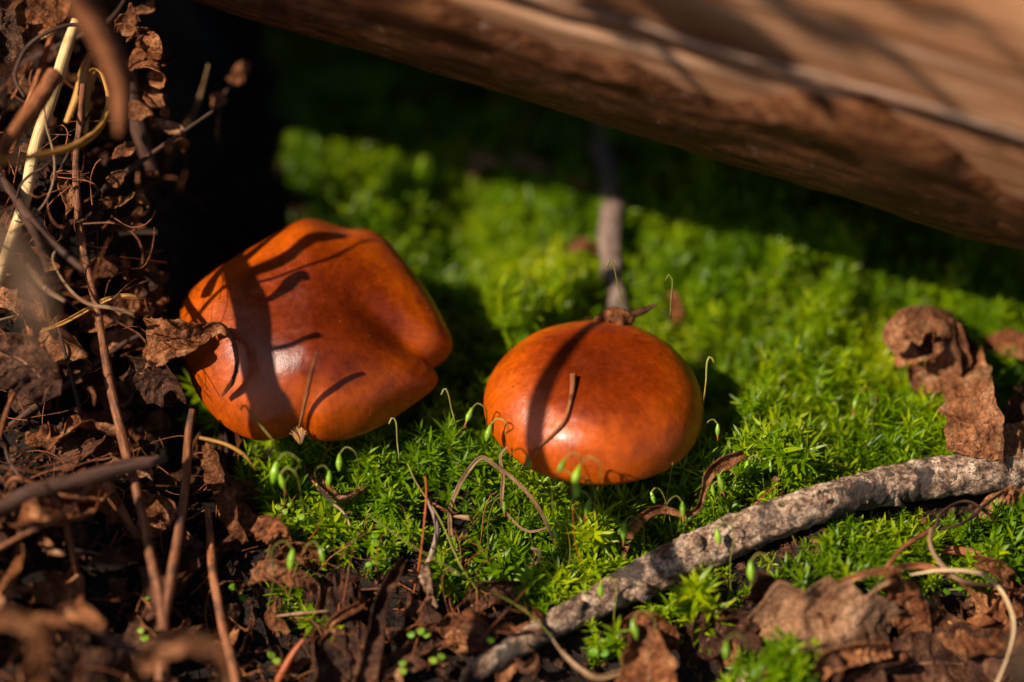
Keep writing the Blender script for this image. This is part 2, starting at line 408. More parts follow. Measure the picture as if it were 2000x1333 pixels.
# ------------------------------------------------------------------ ground
def axis(lo, hi, step, far):
    c = list(np.arange(lo, hi + 1e-6, step)); a = step
    up_, dn = [], []
    x = hi
    while x < far: a *= 1.25; x += a; up_.append(x)
    a = step; x = lo
    while x > -far: a *= 1.25; x -= a; dn.append(x)
    return np.array(dn[::-1] + c + up_)
gx, gy = axis(-14, 13, .13, 1500), axis(-12, 17, .13, 1500)
X, Y = np.meshgrid(gx, gy); Z = G(X, Y)
near = (np.abs(X) < 14) & (np.abs(Y) < 17)
Z = Z + np.where(near, .05 * fbm(np.stack([X * 5, Y * 5, X * 0], -1), 3, 21), 0)
idx = np.arange(X.size).reshape(X.shape)
q = np.stack([idx[:-1, :-1], idx[:-1, 1:], idx[1:, 1:], idx[1:, :-1]], -1).reshape(-1, 4)
tr = np.vstack([q[:, [0, 1, 2]], q[:, [0, 2, 3]]])
me = fastmesh('ground', np.stack([X, Y, Z], -1).reshape(-1, 3) * U, tr); me.materials.append(M['soil'])
go = bpy.data.objects.new('ground', me); scene.collection.objects.link(go)
props(go, 'dark crumbly forest soil under the moss and litter', 'ground', kind='structure')

# ------------------------------------------------------------------ mushrooms
def mushroom(name, label, margin, centre, dome, power, bumps, capm, stem_base, stem_r, group, nt=300, ns=110, wav=0.0):
    mp = np.array([P(*m_) for m_ in margin]); k = len(mp)
    C3 = spline(np.vstack([mp[-3:], mp, mp[:3]]), nt * 3)
    # keep exactly one turn, by matching the first margin point
    d0 = np.linalg.norm(C3 - mp[0], axis=1); h = len(C3) // 2
    i0 = int(np.argmin(d0[:h])); i1 = h + int(np.argmin(d0[h:]))
    Mg = spline(C3[i0:i1 + 1], nt + 1)[:-1]
    Ms = Mg.copy()
    for _ in range(260): Ms = .25 * np.roll(Ms, 1, 0) + .5 * Ms + .25 * np.roll(Ms, -1, 0)
    Mg6 = np.hstack([Mg, Ms])   # true margin, and a softened one that the middle of the cap follows
    C0 = np.asarray(centre, float)
    nrm = np.zeros(3)
    for i in range(nt): nrm += np.cross(Mg[i] - C0, Mg[(i + 1) % nt] - C0)
    nrm = unit(nrm); nrm = nrm if nrm[2] > 0 else -nrm
    s = np.sin(np.linspace(0, 1, ns + 1) * np.pi / 2)
    def surf(sv, tv_m):
        w_ = sv[..., None] ** 2.2; tv_m = tv_m[..., :3] * w_ + tv_m[..., 3:] * (1 - w_)
        base = C0 + (tv_m - C0) * sv[..., None]
        hgt = dome * (1 - sv ** power[0]) ** power[1]
        p = base + nrm * hgt[..., None]
        sp = S(p); add_ = 0
        for (bx, by, amp, sx, sy, ang) in bumps:
            dx, dy = sp[..., 0] - bx, sp[..., 1] - by; ca, sa = math.cos(math.radians(ang)), math.sin(math.radians(ang))
            u, v = dx * ca + dy * sa, -dx * sa + dy * ca
            add_ = add_ + amp * np.exp(-.5 * ((u / sx) ** 2 + (v / sy) ** 2))
        add_ = add_ + .03 * fbm(p * 1.1, 2, 31) + .006 * fbm(p * 5, 2, 32)
        return p + nrm * np.asarray(add_)[..., None]
    sv = s[1:, None] * np.ones(nt)[None]; tv = np.ones(ns)[:, None, None] * Mg6[None]
    top = surf(sv, tv)
    apex = surf(np.array([0.0]), np.hstack([C0, C0])[None])[0]
    # margin rolls under
    last = top[-1]; inw = unit(C0 - last); roll = []
    for dn, di in ((.06, .015), (.11, .06), (.13, .13), (.11, .22)):
        roll.append(last - nrm * dn + inw * di)
    rows = np.vstack([top, np.array(roll)]); nr = len(rows)
    V = np.vstack([rows.reshape(-1, 3), apex[None]])
    Fc = []; uv = []; ss = list(s[1:]) + [1.02, 1.04, 1.06, 1.08]
    for i in range(nr - 1):
        for j in range(nt):
            e = (j + 1) % nt
            Fc.append((i * nt + j, (i + 1) * nt + j, (i + 1) * nt + e, i * nt + e))
            uv += [(j / nt, ss[i]), (j / nt, ss[i + 1]), ((j + 1) / nt, ss[i + 1]), ((j + 1) / nt, ss[i])]
    for j in range(nt):
        e = (j + 1) % nt
        Fc.append((nr * nt, j, e)); uv += [(j / nt, 0), (j / nt, ss[0]), ((j + 1) / nt, ss[0])]
    o = empty(name, stem_base, label, 'mushroom', group)
    # signed area decides the winding
    if np.cross(V[1] - V[nr * nt], V[0] - V[nr * nt]) @ nrm > 0: Fc = [f[::-1] for f in Fc]; uv2 = []; ii = 0; \
        [uv2.extend(uv[a:a + len(f)][::-1]) for a, f in zip(np.cumsum([0] + [len(f) for f in Fc[:-1]]), Fc)]; uv = uv2
    cap_o = add('cap', (V, Fc, uv), M[capm], parent=o)
    # gills: a fluted cone from the margin to the stem
    jn = apex - nrm * (dome * .55 + .35); ng = 180; Mi = np.array(roll)[-1]
    it = np.linspace(0, nt, ng, endpoint=False).astype(int)
    rows = []
    for a in np.linspace(0, 1, 14):
        p = Mi[it] * (1 - a) + (jn + unit(Mi[it] - jn) * stem_r * .8) * a + nrm * (.25 * math.sin(a * math.pi) + .01)
        rows.append(p + nrm * (np.where(np.arange(ng) % 2, 1, -1) * .035 * (1 - .5 * a))[:, None])
    V2 = np.vstack(rows); F2 = [(i * ng + j, i * ng + (j + 1) % ng, (i + 1) * ng + (j + 1) % ng, (i + 1) * ng + j) for i in range(13) for j in range(ng)]
    add('gills', (V2, F2, None), M['gill'], parent=cap_o, smooth=False)
    mid = (jn + np.asarray(stem_base)) / 2 + np.array([.1, -.05, 0])
    add('stem', tube([np.asarray(stem_base) - [0, 0, .4], mid, jn + nrm * .3], [stem_r * 1.25, stem_r, stem_r * 1.1], 30, 24, .08, 4, .2, 5), M['stem'], parent=o)
    return o, surf, Mg6, C0, nrm

# round cap on the right
cx, cy, zm, R = 1.37, -.40, 1.37, 1.82
mg = []
for i in range(28):
    t = i / 28 * 2 * math.pi
    r = R * (1 + .02 * math.cos(2 * t + .6) - .025 * math.exp(-((t - 3.9) / .35) ** 2) - .03 * math.exp(-((t - 2.4) / .4) ** 2))
    x, y = cx + r * math.cos(t), cy + r * math.sin(t); z = zm + .04 * math.sin(3 * t)
    s_ = S(np.array([x, y, z])); mg.append((s_[0], s_[1], z))
gb = np.array([cx + .1, cy + .2, g1(cx, cy)])
MR = mushroom('mushroom', 'round glossy orange mushroom with a thin bent stalk lying across its domed cap', mg, (cx, cy, zm), 1.06, (2.9, .60),
              [(1175, 720, -.10, 90, 50, 0), (1010, 800, .05, 40, 60, 20), (1120, 880, .05, 90, 30, 0), (1075, 760, -.05, 26, 100, 20)], 'cap_round', gb, .42, 'orange mushrooms in the moss')
# broad wavy cap on the left
mgl = [(352, 620, 1.55), (360, 700, 1.35), (385, 770, 1.15), (430, 825, 1.0), (490, 858, .92), (552, 856, .98), (592, 846, 1.06), (622, 862, .95), (680, 857, .9), (740, 836, .9),
       (800, 797, .95), (846, 760, 1.0), (856, 735, 1.05), (846, 716, 1.12), (872, 694, 1.12), (884, 668, 1.2), (858, 610, 1.4), (812, 540, 1.65), (742, 462, 1.95), (680, 452, 2.1), (610, 438, 2.2),
       (540, 462, 2.15), (470, 500, 2.0), (405, 545, 1.8), (366, 582, 1.65)]
mgl = [(a, b, c + .5) for a, b, c in mgl]
cl = P(610, 672, 2.0); gb = np.array([cl[0] + .1, cl[1] + .1, g1(cl[0], cl[1])])
ML = mushroom('mushroom', 'large wavy-lobed brown orange mushroom with a dry leaf hooked over its cap', mgl, cl, 1.0, (2.7, .60),
              [(570, 690, .14, 110, 60, 10), (800, 655, -.24, 75, 22, 36), (765, 640, -.1, 90, 40, 36), (845, 700, .04, 30, 20, 36), (660, 810, .10, 90, 28, -14), (600, 830, -.10, 14, 50, 8),
               (590, 440, .16, 30, 40, 0), (430, 560, .05, 60, 40, 0), (520, 560, -.05, 50, 80, 20), (720, 540, -.05, 70, 50, 40)], 'cap_large', gb, .5, 'orange mushrooms in the moss')

def on_cap(mush, px, py, lift=0.0):
    """surface point of a cap under a pixel"""
    _, surf, Mg, C0, nrm = mush
    ss = np.linspace(.02, 1, 60)
    pts = surf(ss[:, None] * np.ones(len(Mg))[None], np.ones(60)[:, None, None] * Mg[None]).reshape(-1, 3)
    sp = S(pts); d = np.hypot(sp[:, 0] - px, sp[:, 1] - py) + np.clip(sp[:, 2] - sp[:, 2].min(), 0, 9) * 3
    return pts[np.argmin(d)] - FW * lift

# ------------------------------------------------------------------ fallen log
RL = 7.0
ql = unit(RT * .287 + UP * .958)
pa, pb = F(350, -22), F(2000, 476)
dl = unit(pb - pa)
A0 = pa + ql * RL - dl * 14.5; A1 = pb + ql * RL + dl * 11
def log_mesh():
    n, seg = 300, 200
    t = np.linspace(0, 1, n); C = A0 + (A1 - A0) * t[:, None]; T = dl; N = unit(np.cross(T, [0, 1, 0])); N = N if N[2] > 0 else -N; B = np.cross(T, N)
    a = np.linspace(0, 2 * np.pi, seg, endpoint=False); L = np.linalg.norm(A1 - A0) * t
    q = np.stack([np.cos(a)[None] * 5 + 0 * t[:, None], np.sin(a)[None] * 5 + 0 * t[:, None], L[:, None] * .09 + 0 * a[None]], -1)
    q2 = np.stack([np.cos(a)[None] * 26 + 0 * t[:, None], np.sin(a)[None] * 26 + 0 * t[:, None], L[:, None] * .2 + 0 * a[None]], -1)
    r = RL + .10 * fbm(q, 2, 41) + .06 * vnoise(q2, 42) - .02
    a0 = log_angle
    for da, amp, w in ((.50, .26, .13), (.545, .07, .022), (.10, -.05, .05), (.28, .05, .03), (.75, -.08, .06), (1.0, .06, .05)):
        dd = np.angle(np.exp(1j * (a[None] - (a0 + da + .02 * vnoise(np.stack([L * .3, L * 0, L * 0], -1), 4)[:, None])))); r = r + amp * np.exp(-(dd / w) ** 2)
    V = C[:, None] + r[..., None] * (np.cos(a)[None, :, None] * N + np.sin(a)[None, :, None] * B)
    V = V.reshape(-1, 3); Fc = []; uv = []
    for i in range(n - 1):
        for j in range(seg):
            k_ = (j + 1) % seg
            Fc.append((i * seg + j, i * seg + k_, (i + 1) * seg + k_, (i + 1) * seg + j)); u0, u1 = j / seg * .44, (j + 1) / seg * .44
            uv += [(u0, L[i] * U), (u1, L[i] * U), (u1, L[i + 1] * U), (u0, L[i + 1] * U)]
    ends = []
    for sgn, rows, c in ((-1, V[:seg], A0), (1, V[-seg:], A1)):
        ev = [c + T * sgn * .05]; 
        for f_ in (.33, .66, 1.0): ev += list(c + (rows - c) * f_ + T * sgn * (.05 * math.sin(f_ * 9)) * (f_ < 1))
        ev = np.array(ev); ef = [(0, 1 + j, 1 + (j + 1) % seg) for j in range(seg)]
        for b_ in (0, 1): ef += [(1 + b_ * seg + j, 1 + (b_ + 1) * seg + j, 1 + (b_ + 1) * seg + (j + 1) % seg, 1 + b_ * seg + (j + 1) % seg) for j in range(seg)]
        ends.append((ev, ef, None))
    return (V, Fc, uv), ends
_N = unit(np.cross(dl, [0, 1, 0])); _N = _N if _N[2] > 0 else -_N; _B = np.cross(dl, _N)
# angle (in the log's own section) of the lower silhouette, and the sign that climbs the front face
log_angle = math.atan2(-(ql @ _B), -(ql @ _N)); _f = math.atan2(-(FW @ _B), -(FW @ _N))
log_sign = 1 if math.sin(_f - log_angle) > 0 else -1
if log_sign < 0: _B = -_B
lm, lends = log_mesh()
lo_ = empty('fallen_log', (A1 + A0) / 2 - [0, 0, RL], 'thick weathered brown log lying over the moss', 'log')
add('trunk_surface', lm, M['log'], parent=lo_)
# strip of darker bark laid over the lower side, with a ragged upper edge
k = NT('dark_bark'); uvc = k.coord('UV', (1, .15, 1)); obj = k.coord('Object'); f = k.noise(uvc, 420, 6, .68); g = k.noise(obj, 120, 5, .65)
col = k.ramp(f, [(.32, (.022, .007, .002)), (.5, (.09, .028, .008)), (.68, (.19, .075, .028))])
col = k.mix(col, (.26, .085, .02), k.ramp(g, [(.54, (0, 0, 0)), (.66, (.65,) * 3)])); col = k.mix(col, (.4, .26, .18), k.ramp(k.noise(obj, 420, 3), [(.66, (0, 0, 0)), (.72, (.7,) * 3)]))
k.l(col, k.b.inputs['Base Color']); k.b.inputs['Roughness'].default_value = .6; k.b.inputs['Specular IOR Level'].default_value = .15; k.l(k.bump(f, .9, .002, k.bump(g, .7, .003)), k.b.inputs['Normal']); M['dark_bark'] = k.m
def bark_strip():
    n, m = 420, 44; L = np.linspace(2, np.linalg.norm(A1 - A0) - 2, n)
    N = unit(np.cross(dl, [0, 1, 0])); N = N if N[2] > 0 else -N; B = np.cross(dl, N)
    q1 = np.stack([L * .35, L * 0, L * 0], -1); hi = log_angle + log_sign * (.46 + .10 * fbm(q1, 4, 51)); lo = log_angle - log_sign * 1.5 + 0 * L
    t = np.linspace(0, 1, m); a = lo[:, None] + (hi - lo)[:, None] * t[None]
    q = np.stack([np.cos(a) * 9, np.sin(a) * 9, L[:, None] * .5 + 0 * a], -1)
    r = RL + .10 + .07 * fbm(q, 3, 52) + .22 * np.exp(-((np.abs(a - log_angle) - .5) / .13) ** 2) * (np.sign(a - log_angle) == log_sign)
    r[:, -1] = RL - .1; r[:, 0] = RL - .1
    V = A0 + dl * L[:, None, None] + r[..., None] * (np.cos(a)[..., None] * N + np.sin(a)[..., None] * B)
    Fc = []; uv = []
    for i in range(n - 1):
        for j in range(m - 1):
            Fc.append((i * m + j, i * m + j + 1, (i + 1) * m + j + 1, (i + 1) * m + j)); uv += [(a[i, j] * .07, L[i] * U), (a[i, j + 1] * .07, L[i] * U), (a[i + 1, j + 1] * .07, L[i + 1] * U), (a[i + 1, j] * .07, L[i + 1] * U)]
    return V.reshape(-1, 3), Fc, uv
add('bark_strip', bark_strip(), M['dark_bark'], parent=lo_)['label'] = 'dark bark along the underside of the log'
_t = np.linspace(3, np.linalg.norm(A1 - A0) - 3, 90); _a = log_angle + log_sign * (.60 + .018 * vnoise(np.stack([_t * .3, _t * 0, _t * 0], -1), 4)); _n0 = unit(np.cross(dl, [0, 1, 0])); _n0 = _n0 if _n0[2] > 0 else -_n0; _b0 = np.cross(dl, _n0)
rp = A0 + dl * _t[:, None] + (RL + .15 + .05 * vnoise(np.stack([_t * .6, _t * 0 + 3, _t * 0], -1), 6))[:, None] * (np.cos(_a)[:, None] * _n0 + np.sin(_a)[:, None] * _b0)
M['pale_wood'] = fibre_mat('pale_wood', (.12, .06, .035), (.28, .165, .11), (.44, .3, .215), across=900, along=.1, blotch=90, dark=(.1, .05, .03), dark_amt=.7)
add('wood_ridge', tube(rp, vals([.05, .065, .04, .07, .05, .06, .03, .06], 90), 300, 14, .35, 5, .25, 7), M['pale_wood'], parent=lo_)['label'] = 'pale raised ridge of bare wood'
for e in lends: add('cut_end', e, M['log'], parent=lo_)

# ------------------------------------------------------------------ branch in front and other twigs
bp = [PG(930, 1312, .12), PG(960, 1293, .22), PG(1077, 1222, .3), PG(1208, 1155, .34), PG(1315, 1101, .34), PG(1450, 1040, .36), PG(1600, 984, .38), PG(1760, 943, .42), PG(1900, 925, .45), PG(2010, 916, .45), PG(2180, 925, .4), PG(2330, 960, .35)]
bo = empty('fallen_branch', bp[5] - [0, 0, .4], 'rough grey-brown bark branch lying across the moss in front of the round mushroom', 'branch')
bark_o = add('bark', tube(bp, [.17, .21, .26, .35, .35, .31, .31, .34, .36, .38, .39, .39], 420, 44, .085, 9, .8, 3), M['bark'], parent=bo)
for (px, py, r) in ((1360, 1058, .13), (1470, 1000, .12), (1130, 1180, .10), (1590, 965, .09), (1745, 965, .11), (1820, 905, .08), (1255, 1150, .12)):
    c = PG(px, py, .62); th = rng.uniform(0, 6.28)
    add('knot', tube([c - [0, 0, .1], c + [.02, -.03, .05], c + [.03, -.06, .1]], [r * 1.5, r, r * .5], 8, 10, .4, 9, 1, int(px)), M['bark'], parent=bark_o)

tp = [PG(1165, 160, .5), PG(1175, 290, .7), PG(1195, 390, .85), PG(1192, 470, .9), PG(1196, 540, .85), PG(1206, 610, .8), PG(1215, 700, .6)]
add('twig', tube(tp, [.13, .16, .22, .21, .2, .2, .17], 160, 22, .22, 5, .6, 11), M['twig_grey'], 'thick pale grey twig running from under the log to the round mushroom', 'twig')
add('twig', tube([PG(1590, 1058, .15), PG(1724, 1066, .25), PG(1795, 1069, .3), PG(1901, 1080, .3), PG(2010, 1103, .25), PG(2100, 1120, .1)], [.05, .07, .08, .075, .08, .08], 80, 12, .12, 8, .3, 12), M['stalk'],
    'straight thin reddish twig lying just below the bark branch', 'twig')
# crumb of bark on the cap, with a splinter
c = on_cap(MR, 1205, 628, .12)
ob = empty('bark_crumb', c, 'small crumbly bark flake with a splinter sitting on the round mushroom cap', 'bark flake')
add('flake', tube([c + [-.38, .02, -.02], c + [-.15, 0, .08], c + [.08, -.03, .1], c + [.28, .02, .05]], [.05, .15, .19, .07], 40, 18, .5, 9, 1, 14), M['leaf'], parent=ob)
add('splinter', tube([c + [.1, .05, .08], c + [.38, .08, .16], c + [.66, .1, .32]], [.06, .075, .03], 30, 10, .3, 9, .5, 15), M['leaf_dark'], parent=ob)

def cappts(mush, lst): return [on_cap(mush, a, b, c_) for a, b, c_ in lst]
add('bent_stalk', tube(cappts(MR, [(1119, 733, .1), (1116, 770, .06), (1108, 805, .06), (1098, 828, .06), (1075, 852, .06), (1050, 873, .06)]) + [F(1035, 890, -.9), F(1018, 920, -.8)], [.05, .04, .032, .03, .025, .022, .018, .02], 90, 8, .15, 9, .3, 16), M['stalk'],
    'thin bent brown stalk lying across the round mushroom cap', 'stalk')
b0 = on_cap(ML, 585, 838, .1)
ob = empty('dry_floret', b0 - UP * .25, 'dried straw floret with one upright awn leaning on the wavy mushroom cap', 'dry flower')
add('awn', tube([b0, b0 + RT * .1 + UP * .35 - FW * .25, b0 + RT * .22 + UP * .8 - FW * .55, b0 + RT * .35 + UP * 1.25 - FW * .75], [.022, .03, .035, .02], 50, 8, .2, 9, .3, 17), M['stalk'], parent=ob)
for i in range(9):
    a = -1.2 + i * .3; d_ = RT * math.sin(a) * .16 + UP * (math.cos(a) * .2 - .05) - FW * rng.uniform(-.02, .1)
    add('scale', sheet([b0 - UP * .28 + RT * .02, b0 - UP * .14 + d_ * .5, b0 - UP * .12 + d_], [.012, .035, .004], .5, -FW, 8, 3, .01, 3, .01, 0, .1, 0, .008, i)[0], M['amber' if i % 2 else 'rib'], parent=ob)

# ------------------------------------------------------------------ dry leaves
def leaf(label, pts, widths, mat='leaf', curl=.5, hint=(0, -.5, .8), group=None, name='dry_leaf', cat='dry leaf', rib=True, ribm='rib', seed=0, **kw):
    kw = dict(dict(n=64, m=20, ruffle=.08, wrinkle=.035, vein=.028, crumple=.22 if max(widths) > .2 else .08, jag=.2), **kw)
    mesh, mid, nn = sheet(pts, widths, curl, hint, seed=seed, **kw)
    base = mesh[0][np.argmin(mesh[0][:, 2])]
    o = empty(name, base, label, cat, group)
    add('blade', mesh, M[mat], parent=o)
    if rib:
        k = max(.012, float(np.max(widths)) * .05)
        add('midrib', tube((mid + nn * .012)[::3], [k * 1.3, k, k * .5], len(mid), 6), M[ribm], parent=o)
    return o
def G_(l): return [PG(a, b, c * (.62 if b > 1140 else 1)) for a, b, c in l]
def D_(l): return [F(a, b, c) for a, b, c in l]

# leaf hooked over the wavy cap: broad blade, then a curled stalk
_d = lambda px, py, l: S(on_cap(ML, px, py, l))[2]
dh = S(on_cap(ML, 412, 648, .28))[2]
h1 = D_([(283, 668, dh + .35), (315, 668, dh + .1), (350, 664, dh - .1), (382, 658, dh - .05)]) + [on_cap(ML, 412, 648, .28)]
o = leaf('torn brown leaf whose curled stalk hooks over the wavy mushroom cap', h1, [.40, .42, .36, .26, .15], 'leaf', [.4, .6, .7, .8, .9], (0, -.6, .7), seed=2, ruffle=.1, vein=.03)
add('leaf_stalk', sheet(h1[-1:] + [on_cap(ML, a, b, c_) for a, b, c_ in ((432, 636, .3), (452, 645, .34), (466, 675, .32), (471, 715, .3), (462, 748, .26), (434, 774, .2))], [.14, .13, .12, .12, .1, .07, .04], [.9, 1.1, 1.1, 1.0, 1.1], -FW + RT * .4, 50, 8, .02, 2, .015, 0, .05, 0, .02, 3)[0], M['leaf'], parent=o)
# strip leaf by the branch
leaf('narrow curled brown leaf strip rising between the round mushroom and the branch', G_([(1214, 1114, .25), (1218, 1085, .45), (1232, 1045, .6)]) + D_([(1256, 1010, -.5), (1290, 994, -.5), (1333, 1003, -.5), (1360, 996, -.5), (1372, 965, -.4), (1384, 925, -.4), (1408, 905, -.4), (1452, 884, -.4)]),
     [.03, .04, .07, .11, .10, .07, .06, .045, .10, .15, .09], 'leaf', [.6, .9, 1.1, 1.2, 1.0, 1.1, .6, .8, 1.2], -FW, n=90, m=8, seed=4, ruffle=.02, wrinkle=.015, rib=False)
# curled leaves on the right moss
cup = [(1752, 690), (1760, 660), (1785, 645), (1815, 638), (1842, 650), (1850, 675), (1840, 705), (1818, 725), (1798, 722), (1786, 705)]
cz = PG(1805, 700, 1.0)
cl_ = leaf('crinkled orange-brown leaf curled into a cup on the moss below the log', [F(a, b, S(cz)[2] - .2 + .1 * math.sin(i)) for i, (a, b) in enumerate(cup)], [.12, .34, .44, .46, .46, .44, .42, .36, .26, .1], 'leaf_orange', [.5, .9, .8, .9, .6],
     np.array([unit(RT * (a - 1802) - UP * (b - 690)) * .8 - FW for a, b in cup]), seed=6, ruffle=.16, wrinkle=.05, n=90, rib=False)
add('inner_fold', sheet([F(a, b, S(cz)[2] + .12) for a, b in ((1750, 712), (1780, 690), (1812, 682), (1845, 690))], [.1, .3, .34, .2], [.9, 1.2, .8], -FW + UP * .4, 40, 14, .12, 2.5, .05, .02, .2, 0, .018, 66, 1.0, .2)[0], M['leaf_orange'], parent=cl_)
leaf('dark folded half of a brown leaf leaning beside the cup-shaped leaf', G_([(1838, 616, 1.0), (1868, 655, 1.3), (1882, 705, 1.1), (1888, 745, .8)]), [.1, .3, .35, .12], 'leaf_dark', [.8, 1.0, .7], -FW + RT * .3, seed=7, ruffle=.1)
leaf('long orange-brown leaf running down from the cup-shaped leaf towards the branch', G_([(1872, 690, .6), (1890, 750, .9), (1905, 815, .95), (1922, 870, .9), (1940, 930, .6)]), [.2, .42, .48, .5, .25], 'leaf_orange', [.3, .6, .5, .4], (-.3, -.6, .8), seed=8, ruffle=.12)
leaf('flat russet leaf lying behind the far end of the bark branch', G_([(1848, 868, .8), (1900, 866, .9), (1960, 862, .9), (2030, 850, .8)]), [.1, .3, .32, .2], 'leaf_orange', .4, -FW, seed=9)
leaf('dim brown leaf scrap on the moss beyond the cup-shaped leaf', G_([(1922, 672, .8), (1960, 668, .9), (2010, 680, .8)]), [.1, .22, .2], 'leaf', .5, -FW, seed=10)
leaf('dark shrivelled leaf standing on edge beside the russet leaf', G_([(2010, 750, .8), (1985, 790, 1.0), (1975, 830, .9), (1990, 860, .6)]), [.1, .2, .25, .1], 'leaf_dark', .8, -FW, seed=11)
leaf('pinkish brown leaf tucked under the end of the bark branch', G_([(1910, 1008, .15), (1950, 985, .3), (2000, 978, .35), (2060, 980, .3)]), [.1, .25, .3, .25], 'leaf_orange', .5, -FW, seed=12)
# bottom right litter
leaf('large brown crumpled leaf lying flat with a deep shadow across it', G_([(1468, 1235, .35), (1530, 1205, .75), (1600, 1205, .6), (1680, 1215, .7), (1740, 1230, .5)]), [.15, .52, .66, .6, .42], 'leaf_tan', [.5, .7, .5, .6], -FW + UP * .3, seed=13, ruffle=.2, wrinkle=.025, n=80, crumple=.13, vein=.045, jag=.3)
leaf('small dark leaf tip poking up from the large crumpled leaf', G_([(1490, 1180, .5), (1488, 1150, .9), (1485, 1118, 1.2)]), [.25, .24, .05], 'leaf_dark', .5, -FW, seed=14)
leaf('folded triangular brown leaf with a raised edge among the dry grass loops', G_([(1800, 1250, .3), (1785, 1210, .8), (1765, 1160, 1.1), (1745, 1110, 1.4)]), [.2, .42, .38, .05], 'leaf', [.6, 1.2, 1.3, .6], -FW - RT * .3, seed=15, ruffle=.12)
leaf('smooth brown leaf with a bright orange rib below the grass loops', G_([(1822, 1165, .6), (1850, 1210, .7), (1900, 1240, .7), (1960, 1245, .6), (2020, 1230, .5)]), [.12, .36, .42, .36, .2], 'leaf', [.3, .5, .5, .4], -FW + UP * .2, seed=16, ribm='amber', asym=.35)
leaf('rolled orange-brown leaf with an upturned edge beside the large crumpled leaf', G_([(1592, 1340, .3), (1612, 1295, .6), (1660, 1276, .8), (1740, 1272, .7)]), [.16, .24, .26, .12], 'leaf_orange', [1.2, 1.6, 1.6, 1.2], -FW + UP * .1, seed=17, ruffle=.05, rib=False)
leaf('wide dark brown leaf sagging under the rolled orange leaf', G_([(1700, 1330, .2), (1770, 1300, .5), (1850, 1295, .5), (1940, 1290, .4), (2040, 1300, .3)]), [.2, .5, .6, .5, .3], 'leaf_dark', [.3, .5, .4], -FW + UP * .3, seed=18, ruffle=.14, n=60)
leaf('ragged light brown leaf end curling over the reddish twig', G_([(1903, 1098, .4), (1940, 1105, .6), (1970, 1125, .6), (2000, 1160, .4)]), [.12, .13, .12, .06], 'leaf', .9, -FW, seed=19)
leaf('brown leaf half hidden behind the pale arching grass blade', G_([(1930, 1215, .3), (1965, 1185, .6), (2020, 1170, .6)]), [.1, .25, .25], 'leaf', .4, -FW, seed=20)
leaf('brown lobed leaf with a pale curved midrib standing in front of the branch', G_([(1275, 1380, .7), (1268, 1330, 1.1), (1262, 1270, 1.3), (1255, 1222, 1.3)]), [.3, .52, .48, .12], 'leaf', [.3, .5, .8, 1.2], -FW + UP * .1, seed=21, ruffle=.12, jag=.35)
leaf('curled brown leaf tip bending over the pale-ribbed leaf', G_([(1310, 1270, .6), (1295, 1235, 1.0), (1262, 1212, 1.2), (1232, 1222, 1.0), (1208, 1245, .7)]), [.08, .22, .24, .2, .06], 'leaf', [1.0, 1.3, 1.2], -FW + UP * .5, seed=22)
leaf('dark crumpled leaf lying between the branch and the large crumpled leaf', G_([(1345, 1290, .2), (1385, 1250, .5), (1420, 1230, .5), (1480, 1215, .4)]), [.2, .34, .3, .15], 'leaf_dark', .7, -FW + UP * .4, seed=23, ruffle=.2, wrinkle=.08)
leaf('upright dark leaf roll beside the star-leaved moss clump', G_([(1365, 1260, .3), (1362, 1220, .8), (1372, 1185, 1.1)]), [.1, .14, .05], 'leaf_dark', 1.4, -FW, seed=24)
# bottom centre and left litter
leaf('small tan leaf curled into a C at the foot of the wavy mushroom', G_([(650, 885, .5), (612, 890, .5), (604, 925, .5), (632, 962, .5), (668, 976, .5), (702, 963, .5), (743, 942, .5)]), [.08, .14, .15, .17, .16, .15, .04], 'leaf_orange', [.6, 1.1, 1.2, .9, 1.1], -FW, n=70, m=8, seed=25, ruffle=.04, wrinkle=.02)
leaf('long rolled purple-brown leaf standing in the litter like a cigar', G_([(716, 1390, .4), (720, 1320, .6), (732, 1250, .8), (745, 1185, .9), (768, 1130, .8), (792, 1088, .5)]), [.28, .27, .26, .24, .16, .09], 'leaf_dark', [1.5, 1.7, 1.9, 2.0, 1.8], -FW, n=70, m=16, seed=26, ruffle=.03, rib=False)
leaf('thin curled leaf sliver hooking out from the rolled purple-brown leaf', G_([(633, 1256, .5), (645, 1220, .7), (672, 1198, .8), (705, 1180, .8), (702, 1148, .7)]), [.03, .06, .09, .09, .03], 'leaf', .9, -FW, n=50, m=6, seed=27, rib=False)
leaf('dark grey bark strip standing in the litter beside the rolled leaf', G_([(640, 1400, .2), (650, 1320, .4), (662, 1230, .5), (655, 1150, .5), (648, 1118, .4)]), [.25, .3, .27, .22, .1], 'leaf_dark', .6, -FW, seed=28, rib=False)
leaf('blackish bark strip leaning against the grey bark strip', G_([(690, 1370, .2), (688, 1280, .4), (684, 1200, .45), (676, 1140, .4)]), [.12, .14, .13, .08], 'leaf_dark', .7, -FW, seed=29, rib=False)
leaf('crumpled brown leaf cupped open on the soil left of the branch foot', G_([(850, 1265, .2), (885, 1235, .4), (925, 1240, .5), (966, 1262, .3)]), [.15, .38, .4, .2], 'leaf', [.8, 1.0, .9], -FW + UP * .6, seed=30, ruffle=.15)
leaf('ragged fibrous leaf scrap arching over the moss below the wavy mushroom', G_([(490, 1122, .4), (540, 1118, .6), (590, 1128, .7), (620, 1160, .5), (632, 1190, .3)]), [.15, .2, .17, .1, .04], 'leaf_orange', .8, -FW, seed=31, jag=.5, ruffle=.1)
leaf('brown leaf rolled lengthwise behind the forked dead stalks', G_([(398, 870, .5), (425, 920, .8), (445, 965, .8), (452, 1020, .7), (480, 1060, .4)]), [.1, .24, .26, .22, .14], 'leaf', [1.0, 1.2, 1.0], -FW - RT * .3, seed=32)
